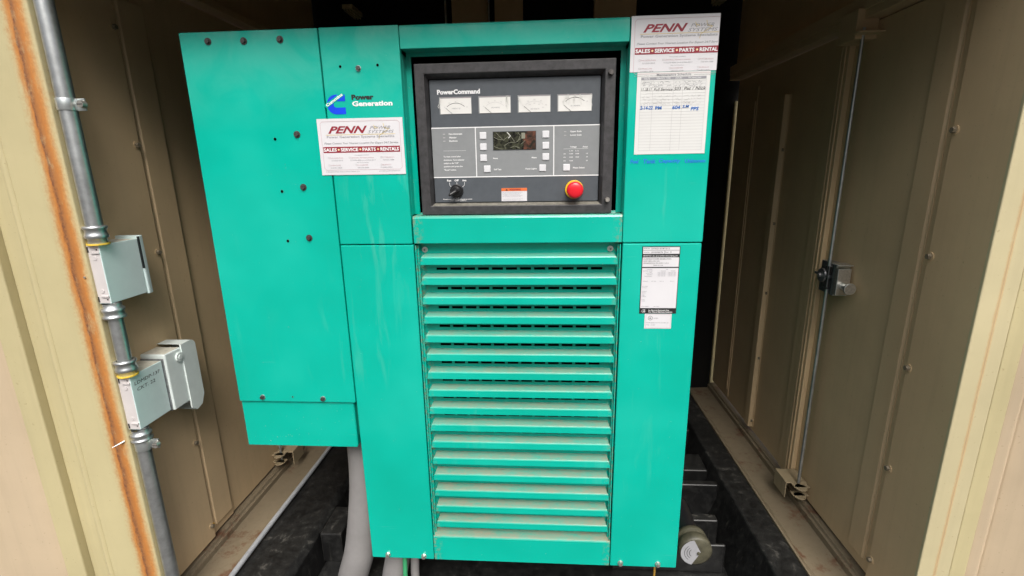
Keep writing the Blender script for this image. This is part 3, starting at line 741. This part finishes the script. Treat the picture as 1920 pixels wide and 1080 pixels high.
# ---- maintenance sheet
m = MB(); m.box(.1786, .3140, -.0008, -.0004, 1.0002, 1.1496, 'paper'); mt = m.build('maintenance_sheet', ur)
m = MB(); y1, y2 = -.0011, -.0014
m.text('Maintenance Schedule', .2465, 1.1425, .0046, y1, 'pgrey', w=.0640, bold=.015, align='C')
m.rect(.1862, .3070, 1.1360, 1.1408, y1, 'pgrey')
for t_, x, w in (('DATE', .197, .011), ('SERVICE TYPE', .2275, .026), ('HOURS', .256, .012), ('TECHNICIAN', .285, .024)): m.text(t_, x, 1.1368, .0030, y2, 'pwhite', w=w, align='C')
for i in range(24):
    z = 1.1335 - i * .00548; m.line([(.1860, z), (.3068, z - .0002)], .0004, y1, 'pline')
for x in (.1860, .2085, .2470, .2643, .3069): m.line([(x, 1.136), (x, 1.0072)], .0004, y1, 'pline')
def scribble(x0, x1, z, hgt, w, mat, y, seed):
    rnd = random.Random(seed); x = x0; pts = []
    while x < x1:
        pts.append((x, z + rnd.uniform(0, hgt))); x += rnd.uniform(.0008, .0022)
        if rnd.random() < .16:
            if len(pts) > 1: m.line(pts, w, y, mat)
            pts = []; x += .0018
    if len(pts) > 1: m.line(pts, w, y, mat)
for i, (z, mat, w) in enumerate(((1.1290, 'pgrey', .0005), (1.1235, 'pgrey', .0005), (1.1040, 'pline', .0004), (1.0988, 'pline', .0004), (1.0935, 'pline', .0004), (1.0905, 'pline', .0004))):
    for a, b in ((.187, .206), (.210, .243), (.249, .262), (.266, .300)): scribble(a, b, z, .0042, w, mat, y2, i * 7 + int(a * 1000))
m.text('11-18-11', .1865, 1.1165, .0055, y2, 'pblack', w=.0200, shear=.3); m.text('Full Service', .2105, 1.1165, .0050, y2, 'pblack', w=.0350, shear=.3)
m.text('503', .2480, 1.1165, .0052, y2, 'pblack', w=.0130, shear=.3); m.text('Pat / Nick', .2665, 1.1170, .0055, y2, 'pblack', w=.0410, shear=.3)
m.text('2-14-22', .1862, 1.0835, .0058, y2, 'ink_blue', w=.0240, bold=.03, shear=.15); m.text('PM', .2150, 1.0830, .0055, y2, 'ink_blue', w=.0120, bold=.03)
m.text('604', .2470, 1.0830, .0060, y2, 'ink_blue', w=.0150, bold=.03, shear=.1); m.text('S.M', .2660, 1.0850, .0048, y2, 'ink_blue', w=.0125, bold=.03, shear=.2); m.text('PPS', .2815, 1.0800, .0060, y2, 'ink_blue', w=.0155, bold=.03, shear=.2)
m.build('printing', mt)
m = MB()
for t_, x, w, h_ in (('Fuel', .1720, .0165, .0072), ('Tank', .1965, .0255, .0078), ('Capacity', .2270, .0430, .0064), ('Unknown', .2775, .0400, .0070)): m.text(t_, x, .9840 + random.uniform(-.0012, .0008), h_, -.0005, 'marker_blue', w=w, bold=.045, shear=.12)
m.build('marker_writing', ur)

# ---- rating plate and listing label
m = MB(); m.box(.2040, .2810, -.0008, -.0002, .6733, .8174, 'pblack'); rp = m.build('rating_plate', lr, bevel=.0002)
m = MB(); y1, y2 = -.0010, -.0013
m.rect(.2056, .2795, .8018, .8158, y1, 'white'); m.rect(.2056, .2795, .7745, .7945, y1, 'white'); m.rect(.2056, .2795, .6855, .7720, y1, 'white')
m.line([(.2056, .8092), (.2795, .8092)], .0005, y2, 'pblack'); m.line([(.2495, .8092), (.2495, .8018)], .0005, y2, 'pblack')
m.text('Model No.', .2070, .8125, .0018, y2, 'pblack', w=.0130); m.text('DFAD-5587212', .2225, .8115, .0030, y2, 'pblack', w=.0370)
m.text('Serial No.', .2070, .8045, .0018, y2, 'pblack', w=.0120); m.text('J030508078', .2225, .8040, .0026, y2, 'pblack', w=.0230); m.text('Spec', .2505, .8045, .0022, y2, 'pblack', w=.0070); m.text('D', .2610, .8040, .0028, y2, 'pblack')
m.text('IMPORTANT: Give above numbers when ordering parts', .2065, .7965, .0028, y2, 'pwhite', w=.0700)
m.text('CUMMINS POWER GENERATION', .2075, .7898, .0028, y2, 'pblack', w=.0560); m.text('1400 73RD AVE. N.E.', .2075, .7855, .0024, y2, 'pblack', w=.0330); m.text('MINNEAPOLIS, MN 55432  U.S.A.', .2075, .7812, .0024, y2, 'pblack', w=.0520); m.text('MADE IN U.S.A.', .2280, .7768, .0022, y2, 'pblack', w=.0200)
rnd = random.Random(3)
for t_, x, z, w in (('STANDBY', .2150, .7680, .0120), ('RATING: 60 HZ', .2080, .7650, .0190), ('KW', .2545, .7680, .0040), ('SINGLE', .2440, .7650, .0100), ('THREE', .2640, .7650, .0090), ('PF', .2215, .7620, .0040), ('VOLTS', .2130, .7600, .0140), ('AMPS', .2160, .7570, .0110), ('WIRING DIAGRAM', .2110, .7535, .0150), ('120/208V', .2080, .7430, .0110), ('RPM 1800', .2260, .7430, .0090), ('KVA 125', .2430, .7430, .0080), ('INSUL H', .2640, .7430, .0080),
                    ('BATTERY', .2075, .7320, .0120), ('24 VOLT', .2075, .7290, .0100), ('GOVERNOR', .2075, .7210, .0100), ('ELEC', .2075, .7180, .0080), ('FUEL', .2075, .7130, .0060), ('DIESEL', .2075, .7100, .0090), ('OIL', .2075, .7030, .0070), ('CAP.', .2075, .7000, .0080), ('RATED AMBIENT', .2070, .6880, .0170), ('40C MAX', .2330, .6880, .0120)):
    m.text(t_, x, z, .0019, y2, 'pgrey', w=w)
for x in (.2380, .2440, .2490, .2590, .2640, .2700): 
    for z in (.7620, .7595, .7570, .7545): m.text('120', x, z, .0018, y2, 'pgrey', w=.0045)
m.text('For Electrical Equipment Only', .2230, .6795, .0026, y2, 'pwhite', w=.0430, bold=.02); m.text('Pour Material Electrique Seulement', .2230, .6757, .0026, y2, 'pwhite', w=.0500, bold=.02)
m.ring(.2130, .6790, .0036, .0010, y2, 'pwhite', 40, 320, 16); m.text('SA', .2118, .6775, .0030, y2, 'pwhite', w=.0045, bold=.03)
m.build('printing', rp)
m = MB(); m.box(.2160, .2722, -.0006, -.0002, .6397, .6727, 'white'); ul = m.build('listing_label', lr)
m = MB(); y1 = -.0009
m.line([(.2185, .6412), (.2700, .6412), (.2700, .6712), (.2185, .6712), (.2185, .6412)], .0004, y1, 'ppink')
m.ring(.2278, .6632, .0045, .0006, y1, 'pblack'); m.text('UL', .2278, .6612, .0036, y1, 'pblack', w=.0048, align='C', bold=.02)
m.text('LISTED', .2345, .6615, .0026, y1, 'pgrey', w=.0100); m.text('ENGINE GENERATOR FOR STANDBY USE', .2195, .6520, .0018, y1, 'pgrey', w=.0470); m.text('FTSR  125084', .2195, .6470, .0018, y1, 'pgrey', w=.0190)
m.build('printing', ul)

# ================================================================ terminal box at the left
tb = thing('terminal_box', 'flat teal steel box bolted to the left side of the louvred cabinet', 'box')
m = MB(); m.box(-.712, -.440, .019, .30, .36, 1.243, 'teal_dark'); m.build('body', tb)
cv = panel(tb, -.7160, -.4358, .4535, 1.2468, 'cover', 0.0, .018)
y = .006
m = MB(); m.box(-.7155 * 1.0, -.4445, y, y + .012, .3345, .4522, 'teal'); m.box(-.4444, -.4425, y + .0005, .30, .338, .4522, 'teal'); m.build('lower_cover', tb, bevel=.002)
for x, z in ((-.6573, 1.2291), (-.5845, 1.2278), (-.511, 1.2284), (-.4994, 1.0516), (-.4991, .9464), (-.4994, .8401)):
    m = MB(); m.hexbolt((x, 0, z), (0, -1, 0), .0048, .004, 'steel_dark', .0068, 'steel_dark'); m.build('bolt', cv)
for x, z in ((-.6571, .466), (-.5118, .4641)):
    m = MB(); m.hexbolt((x, 0, z), (0, -1, 0), .0050, .005, 'steel_dark', .0060, 'zinc'); m.build('bolt', cv)
for x, z, r in ((-.5466, 1.0432, .003), (-.5462, .9383, .003), (-.5474, .8336, .003), (-.5846, .4671, .0016)):
    m = MB(); m.disc(x, z, r + .0008, -.0003, 'teal_dusty'); m.disc(x, z, r, -.0006, 'void'); m.build('screw_hole', cv)

# ================================================================ instrument panel in the opening
cp = thing('generator_controller', 'charcoal instrument panel with four meters, keypad and red stop button', 'control panel')
BY, FY = .014, .030
def fx(x): return dx(x, FY)
def fz(z): return dz(z, FY)
m = MB()
o = [(dx(-.2507, BY), dz(.8864, BY)), (dx(.1385, BY), dz(.8864, BY)), (dx(.1385, BY), dz(1.1769, BY)), (dx(-.2507, BY), dz(1.1769, BY))]
i1 = [(dx(-.2318, BY), dz(.9038, BY)), (dx(.1185, BY), dz(.9038, BY)), (dx(.1185, BY), dz(1.1585, BY)), (dx(-.2318, BY), dz(1.1585, BY))]
i2 = [(fx(-.2225) - .001, fz(.9108) - .001), (fx(.1105) + .001, fz(.9108) - .001), (fx(.1105) + .001, fz(1.1473) + .001), (fx(-.2225) - .001, fz(1.1473) + .001)]
for k in range(4):
    j = (k + 1) % 4
    m.face([(o[k][0], BY, o[k][1]), (o[j][0], BY, o[j][1]), (i1[j][0], BY, i1[j][1]), (i1[k][0], BY, i1[k][1])], 'bezel')
    m.face([(i1[k][0], BY, i1[k][1]), (i1[j][0], BY, i1[j][1]), (i2[j][0], FY + .002, i2[j][1]), (i2[k][0], FY + .002, i2[k][1])], 'bezel_dust' if k == 0 else 'bezel')
    m.face([(o[j][0], BY, o[j][1]), (o[k][0], BY, o[k][1]), (o[k][0], BY + .03, o[k][1]), (o[j][0], BY + .03, o[j][1])], 'bezel')
bz = m.build('bezel', cp, bevel=.0012)
for x, z in ((.1287, 1.1512), (.129, .9135)):
    b = MB(); b.hexbolt((dx(x, BY), BY, dz(z, BY)), (0, -1, 0), .0052, .008, 'bolt_bright' if z < 1 else 'steel_dark', .0055, 'steel_dark'); b.build('bolt', bz)
# faceplate
m = MB(); m.box(fx(-.2225), fx(.1105), FY, FY + .004, fz(.9108), fz(1.1473), 'panel_dark'); fp = m.build('faceplate', cp, bevel=.0018)
P = MB(); y1, y2 = FY - .0004, FY - .0008
P.rect(fx(-.2222), fx(.1102), fz(.9619), fz(1.0576), y1, 'panel_light')
for z in (1.0576, .9619): P.rect(fx(-.2222), fx(.1102), fz(z) - .0010, fz(z) + .0010, y2, 'pwhite')
for x in (-.1341, .0212): P.rect(fx(x) - .0009, fx(x) + .0009, fz(.9619), fz(1.0576), y2 - .0002, 'pwhite')
def PT(t_, x, z, h_, w=None, mat='pwhite', bold=.02, align='L'): P.text(t_, fx(x), fz(z), h_, y2 - .0002, mat, w=w * (1 + FY) if w else None, bold=bold, align=align)
PT('PowerCommand', -.2071, 1.1204, .0084, .0845, bold=.045)
for z, t_, w in ((1.0445, 'Non-Automatic', .0270), (1.0376, 'Warning', .0150), (1.0312, 'Shutdown', .0170)):
    PT(t_, -.1875, z, .0031, w, bold=.03)
for x, z in ((-.1973, 1.0459), (-.1973, 1.0390), (-.1973, 1.0326), (.0434, 1.0459), (.0434, 1.0390)): P.rect(fx(x) - .0024, fx(x) + .0024, fz(z) - .0007, fz(z) + .0007, y2, 'pline')
P.rect(fx(-.2), fx(-.1545), fz(1.0137) - .0002, fz(1.0137) + .0002, y2, 'pwhite'); P.rect(fx(.0405), fx(.0885), fz(1.0133) - .0002, fz(1.0133) + .0002, y2, 'pwhite')
for z, t_, w in ((1.0012, 'To reset control after', .0350), (.9946, 'shutdown. Turn selector', .0420), (.9882, 'switch to the "Off"', .0300), (.9820, 'position and press the', .0380), (.9752, '"Reset" button.', .0250)):
    PT(t_, -.2003, z, .0029, w, bold=.025)
for t_, x, z, w in (('Reset', -.0997, .9962, .0095), ('Self Test', -.0990, .9746, .0150), ('Menu', -.0226, .9965, .0100), ('Panel Lights', -.0352, .9750, .0225), ('Phase Select', .0596, .9755, .0230), ('Upper Scale', .0533, 1.0448, .0220), ('Lower Scale', .0534, 1.0380, .0220), ('Voltage', .0531, 1.0158, .0130), ('Amps', .0779, 1.0155, .0100)):
    PT(t_, x, z, .0030, w, bold=.025)
for r, z in enumerate((1.0085, 1.0030, .9965, .9895)):
    if r: PT('000', .0404, z, .0018, .0045); PT(('15', '30', '50')[r - 1], .0850, z, .0020, .0035)
    PT('L-N' if r == 0 else '1208', .0520, z, .0020, .0070); 
    if r < 3: PT('L-L' if r == 0 else '1208', .0640, z, .0020, .0070)
for t_, x in (('Run', -.1912), ('Off', -.1759), ('Auto', -.1600)): PT(t_, x, .9538, .0036, .0085, bold=.04, align='C')
def ln(pts, w=.0008): P.line([(fx(a), fz(b)) for a, b in pts], w, y2, 'pwhite')
ln([(-.1907, .9515), (-.1905, .9455), (-.1860, .9420)]); ln([(-.1756, .9515), (-.1755, .9470)]); ln([(-.1598, .9515), (-.1602, .9455), (-.1645, .9425)])
PT('Reset control before changing switch', -.2050, .9168, .0022, .0600); PT('under normal conditions', -.1900, .9142, .0018, .0320); PT('Lamp', -.1790, .9205, .0018, .0070)
P.build('printing', fp)
# meters
gx = ((-.2018, -.1407), (-.1244, -.0636), (-.0474, .0139), (.0295, .0935))
labs = (('HERTZ', ''), ('AMPS', ''), ('AC VOLTS', ''), ('% AMPS', ''))
for k, (a, b) in enumerate(gx):
    x0, x1, z0, z1 = fx(a), fx(b), fz(1.0838), fz(1.1126); fy = FY - .0012
    q = MB()
    q.box(x0 - .0022, x1 + .001, FY - .0007, FY - .0001, z0 - .0008, z1 + .0026, 'panel_light'); q.box(x0, x1, fy, FY - .0008, z0, z1, 'cream')
    me_ = q.build('meter', cp)
    w = x1 - x0; h = z1 - z0; cx_ = (x0 + x1) / 2; yy = fy - .0003
    q = MB(); th = .0008 if k in (0, 3) else .00035; cm = 'pblack' if k in (0, 3) else 'pline'
    cc = z0 - .006 + (.004 if k == 3 else 0); rr = w * .42
    q.ring(cx_, cc, rr, th, yy, cm, 48, 132, 18)
    nums = (('0', '57', '60', '63', '65'), ('0', '25', '50', '75', '100'), ('0', '150', '300', '450', '600'), ('0', '30', '60', '90', '120'))[k]
    for i2_, t_ in enumerate(nums):
        an = math.radians(140 - i2_ * 25); q.text(t_, cx_ + (rr + .0035) * math.cos(an), cc + (rr + .0028) * math.sin(an) - .001, .0022, yy, 'pline', align='C')
        if k == 2: q.text(t_, cx_ + (rr - .004) * math.cos(an), cc + (rr - .004) * math.sin(an) - .001, .0020, yy, 'pline', align='C')
    q.text(labs[k][0], cx_ + .001, z0 + h * (.30 if k != 2 else .16), .0024, yy, 'pgrey', w=w * .28, align='C')
    q.build('scale_print', me_)
    q = MB(); ax0 = x0 + w * .38
    q.line([(ax0, z0 + .0002), (x0 + w * .17, z0 + h * .38)], .0006, yy - .0002, 'pblack'); q.build('needle', me_)
    # wrinkled transparent film: bright creases
    q = MB(); rnd = random.Random(k + 11); yf = yy - .0006
    for c_ in range((3, 5, 3, 11)[k]):
        xx = (x1 - .004 - rnd.random() * .004) if k == 1 else (x0 - .0015 + rnd.random() * .003) if k in (0, 2) else rnd.uniform(x0 + w * .2, x1)
        zz = z1 + rnd.uniform(-.001, .003); pts = [(xx, zz)]
        for s_ in range(rnd.randint(3, 7)):
            xx += rnd.uniform(-.0022, .0022); zz -= rnd.uniform(.001, .0045); pts.append((xx, zz))
            if zz < z0 + .001: break
        q.line(pts, rnd.uniform(.0005, .0011), yf, 'film')
    pts = [(x0 + i3 * w / 9, z1 + .0012 + rnd.uniform(-.0006, .0008)) for i3 in range(10)]
    q.line(pts, .0004, yf, 'ppink')
    q.build('protective_film', me_)
# keypad buttons
bl = []
bpos = [(-.1191, 1.0416), (-.1191, 1.0202), (-.1193, .9988), (-.1124, .9774), (.0054, 1.0418), (.0054, 1.0206), (.0054, .9990), (-.0009, .9776), (.0467, .9776)]
for i, (x, z) in enumerate(bpos):
    b = MB(); X, Z = fx(x), fz(z); b.box(X - .0069, X + .0069, FY - .0022, FY - .0002, Z - .0068, Z + .0068, 'button')
    b.build('button', cp, bevel=.0011)
# display
m = MB(); X0, X1, Z0, Z1 = fx(-.0989), fx(-.0142), fz(1.0138), fz(1.0482)
m.box(X0 - .0008, X1 + .0008, FY - .0012, FY - .0003, Z0 - .0008, Z1 + .0008, 'panel_dark'); m.rect(X0, X1, Z0, Z1, FY - .0015, 'lcd')
m.rect(X0 + .71 * (X1 - X0), X1, Z0, Z1, FY - .0018, 'lcd_rust')
ds = m.build('display', cp)
q = MB(); rnd = random.Random(5)
S = lambda u, v: (X0 + u * (X1 - X0), Z0 + v * (Z1 - Z0))
for pts in (((.02, .70), (.12, .58), (.25, .55), (.38, .78), (.33, .98)), ((.08, .92), (.16, .72), (.26, .50)), ((.36, .92), (.44, .66), (.5, .45)), ((.02, .2), (.14, .06), (.22, .04)), ((.28, .02), (.27, .25), (.36, .38), (.55, .42), (.64, .6)), ((.58, .95), (.64, .78), (.6, .55)), ((.66, .3), (.75, .5)), ((.4, .1), (.5, .2), (.62, .08))):
    q.line([S(*p) for p in pts], .0007, FY - .0022, 'film_dim')
q.line([S(.33, .96), S(.41, .76), S(.36, .64)], .0012, FY - .0024, 'film'); q.rect(*[S(.665, 0)[0], S(.75, 0)[0]], S(0, .60)[1], S(0, .92)[1], FY - .0024, 'film_dim')
q.build('protective_film', ds)
# selector switch
X, Z = fx(-.1765), fz(.9345)
m = MB(); m.cyl((X, FY, Z), (X, FY - .005, Z), .0145, 'knob', r1=.0135, n=28); m.cyl((X, FY - .0051, Z - .0005), (X, FY - .014, Z - .0005), .0105, 'knob', r1=.0095, n=24)
sw = m.build('selector_switch', cp, bevel=.0005)
m = MB(); an = math.radians(212); c_, s_ = math.cos(an), math.sin(an)
pr_ = [(-.008, -.0032), (.012, -.0032), (.0165, -.0015), (.0165, .0015), (.012, .0032), (-.008, .0032)]
m.prism([(X + u * c_ - v * s_, Z + u * s_ + v * c_) for u, v in pr_], 'y', FY - .0235, FY - .0135, 'knob'); m.build('lever', sw, bevel=.001)
m = MB(); m.line([(X + .001, Z + .001), (X - .010, Z - .0055)], .0016, FY - .0238, 'knob_mark'); m.build('lever_mark', sw)  # grey line along the switch lever
# warning label
m = MB(); x0, x1, z0, z1 = fx(-.0847), fx(-.0326), fz(.9126), fz(.9388); m.box(x0, x1, FY - .0005, FY - .0001, z0, z1, 'white'); wl = m.build('warning_label', cp)
m = MB(); m.rect(x0, x1, z1 - .0062, z1, FY - .0008, 'orange'); m.text('WARNING', (x0 + x1) / 2 + .002, z1 - .0050, .0036, FY - .0011, 'pred', w=.024, bold=.02, align='C')
m.face([(x0 + .009, FY - .0011, z1 - .005), (x0 + .0135, FY - .0011, z1 - .005), (x0 + .01125, FY - .0011, z1 - .0012)], 'pblack')
for i, t_ in enumerate(('Improper operation of this panel can result', 'in death or severe personal injury.', 'Read operator manual for instructions before', 'operating or servicing this equipment', 'Remove battery cable before service.', '', 'Only trained and experienced personnel', 'must be allowed to operate or repair.')):
    if t_: m.text(t_, x0 + .0022, z1 - .0092 - i * .0023, .0014, FY - .0008, 'pgrey', w=.042 - (i % 3) * .003)
m.build('printing', wl)
# emergency stop
X, Z = fx(.0625), fz(.9343)
m = MB(); m.cyl((X, FY, Z), (X, FY - .006, Z), .0192, 'yellow', r1=.0186, n=36); es = m.build('emergency_stop', cp, bevel=.0008)
m = MB(); m.lathe((X, FY - .006, Z), (0, -1, 0), [(0, .0095), (.014, .0095), (.0145, .0155), (.017, .0168), (.024, .0168), (.0275, .0150), (.029, .0115), (.0298, .006), (.03, 0)], 'red', 40); m.build('button_head', es)

# ================================================================ conduit and boxes by the rusty post
cxx, cyy = -.898, -.084
con = thing('electrical_conduit', 'vertical galvanised conduit run fixed beside the rusty left post', 'conduit')
m = MB(); m.cyl((cxx, cyy, .862), (cxx, cyy, 1.6), .0148, 'galv', n=32); m.cyl((cxx, cyy, .586), (cxx, cyy, .70), .0135, 'galv', n=32); m.cyl((cxx - .002, cyy, -.5), (cxx - .002, cyy, .405), .0140, 'galv', n=32)
m.build('pipe', con)
def coupling(z0, z1, up_=True):
    prof = [(0, .0150), (.001, .0205), (.004, .0212), (.006, .0190), (.010, .0178), (.014, .0190), (.016, .0202), (.020, .0202), (.022, .0165), (.030, .0165)]
    sc_ = (z1 - z0) / .030
    m = MB(); m.lathe((cxx, cyy, z0), (0, 0, 1), [(d * sc_, r) for d, r in (prof if not up_ else [(.030 - d, r) for d, r in prof][::-1])], 'galv', 32); return m.build('coupling', con)
coupling(.844, .880); coupling(.686, .7185, False); coupling(.5565, .592); coupling(.400, .4275, False)
def strap(z, tilt):
    m = MB(); m.cyl((cxx, cyy, z - .011), (cxx, cyy, z + .011), .0166, 'zinc', n=32)
    m.box(cxx + .0125, cxx + .032, cyy + .004, cyy + .0075, z - .011, z + .011, 'zinc')
    m.build('strap', con, bevel=.0006)
    m = MB(); m.cyl((cxx + .030, cyy + .0039, z), (cxx + .030, cyy - .005, z), .0075, 'bolt_bright', r1=.0065, n=18); m.box(cxx + .0245, cxx + .0355, cyy - .0056, cyy - .0051, z - .0008, z + .0008, 'steel_dark'); m.build('strap_screw', con)
strap(1.108, 0); strap(.388, 0)

def jbox(name, label, zb0, zt0, xr, yb, yf):
    t = tag(bpy.data.objects.new(name, None), label, 'junction box'); col.objects.link(t); t.empty_display_size = .05
    xl = xr - .054
    m = MB()
    vs = [(x, y_, z) for x in (xl, xr) for y_ in (yb, yf) for z in (zb0, zt0)]
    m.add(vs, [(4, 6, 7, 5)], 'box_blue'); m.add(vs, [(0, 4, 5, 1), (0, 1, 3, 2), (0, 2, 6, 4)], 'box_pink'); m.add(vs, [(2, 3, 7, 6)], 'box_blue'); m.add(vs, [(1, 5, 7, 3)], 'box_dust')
    b = m.build('body', t, bevel=.0014, seg=3)
    for z, s_ in ((zt0 - .009, 1), (zb0 + .009, -1)):
        m = MB(); m.box(xr - .018, xr - .001, yb - .0028, yb - .0002, z - s_ * .0065 - .0015, z - s_ * .0065 + .0015, 'box_pink')
        m.cyl((xr - .006, yb - .0001, z), (xr - .006, yb - .0005, z), .0018, 'void', n=12)
        m.cyl((xr - .0135, yb - .0001, z - s_ * .018), (xr - .0135, yb - .0012, z - s_ * .018), .0042, 'box_pink', n=16)
        m.box(xr - .0265, xr - .0235, yb - .001, yb - .0001, z - .006, z + .006, 'void')
        m.build('mounting_ear', t, bevel=.0004)
    m = MB(); m.cyl((cxx, cyy, zt0 + .0001), (cxx, cyy, zt0 + .003), .0195, 'yellow_ring', n=28); m.build('gasket_ring', t)
    return t
j1 = jbox('junction_box', 'pale grey metal junction box with blank cover, upper one on the conduit', .7195, .8415, -.8895, -.0935, .001)
m = MB()   # blank cover, slightly askew from its gasket
m.prism([(-.952, .0015), (-.8895, .0015), (-.8870, .0035), (-.8870, .0075), (-.8885, .0155), (-.952, .0155)], 'z', .7165, .8475, 'box_blue'); m.build('blank_cover', j1, bevel=.0014)
m = MB(); m.prism([(-.8899, .0012), (-.8862, .0012), (-.8862, .0038)], 'z', .775, .8460, 'knob'); m.build('cover_gap', j1)
j2 = jbox('outlet_box', 'pale grey outlet box with handwriting and a hooded cover, lower one on the conduit', .4300, .5560, -.8875, -.0935, -.003)
m = MB()   # handwriting on the side that faces the photographer's right
def fr(px, pz): return (-.8872, px, pz)
m.text('LDMDP-137', -.0850, .5320, .0075, 0, 'pblack', w=.0720, shear=.15, frame=fr); m.text('CKT. 22', -.0810, .5170, .0075, 0, 'pblack', w=.0500, shear=.15, frame=fr); m.build('handwriting', j2)
m = MB(); m.box(-.958, -.8850, -.0025, .000, .4275, .5590, 'latch'); m.build('gasket', j2)
m = MB(); m.box(-.965, -.8800, .0003, .052, .4270, .5690, 'cover', top='box_dust'); oc = m.build('cover_body', j2, bevel=.003, seg=3)
m = MB(); m.cyl((-.8800, .040, .548), (-.8755, .040, .548), .0115, 'cover', n=24); m.cyl((-.8754, .040, .548), (-.874, .040, .548), .006, 'cover', n=20); m.build('hinge_boss', j2, bevel=.0005)
# hood: rounded-corner flap standing off the cover
z0, z1, ya, yb_ = .3960, .5760, .050, .097
pts = [(ya, z0 + .012), (ya, z1), (yb_ - .016, z1)] + [(yb_ - .016 + .016 * math.sin(math.radians(a)), z1 - .016 + .016 * math.cos(math.radians(a))) for a in range(15, 91, 15)] + [(yb_, z0 + .030), (yb_ - .012, z0 + .006), (yb_ - .032, z0)]
n = len(pts); m = MB(); sX = -.8770
m.add([(sX, p[0], p[1]) for p in pts] + [(sX - .004, p[0], p[1]) for p in pts] + [(-.972, p[0], p[1]) for p in pts] + [(-.976, p[0], p[1]) for p in pts],
      [tuple(range(n)), tuple(range(n, 2 * n))[::-1]] + [(i, i + 1, n + i + 1, n + i) for i in range(n - 1)] + [(n + i, n + i + 1, 2 * n + i + 1, 2 * n + i) for i in range(1, n - 1)] + [tuple(range(2 * n, 3 * n))], 'cover')
m.build('hood', j2)

# stains and odd small things
m = MB(); m.cyl((XL + .004, yl(.070), .006), (XL + .014, yl(.070), .004), .0085, 'wire_yellow', r1=.005, n=7)
tag(m.build('mud_lump'), 'small rusty brown mud lump at the foot of the left wall rib', 'mud lump')
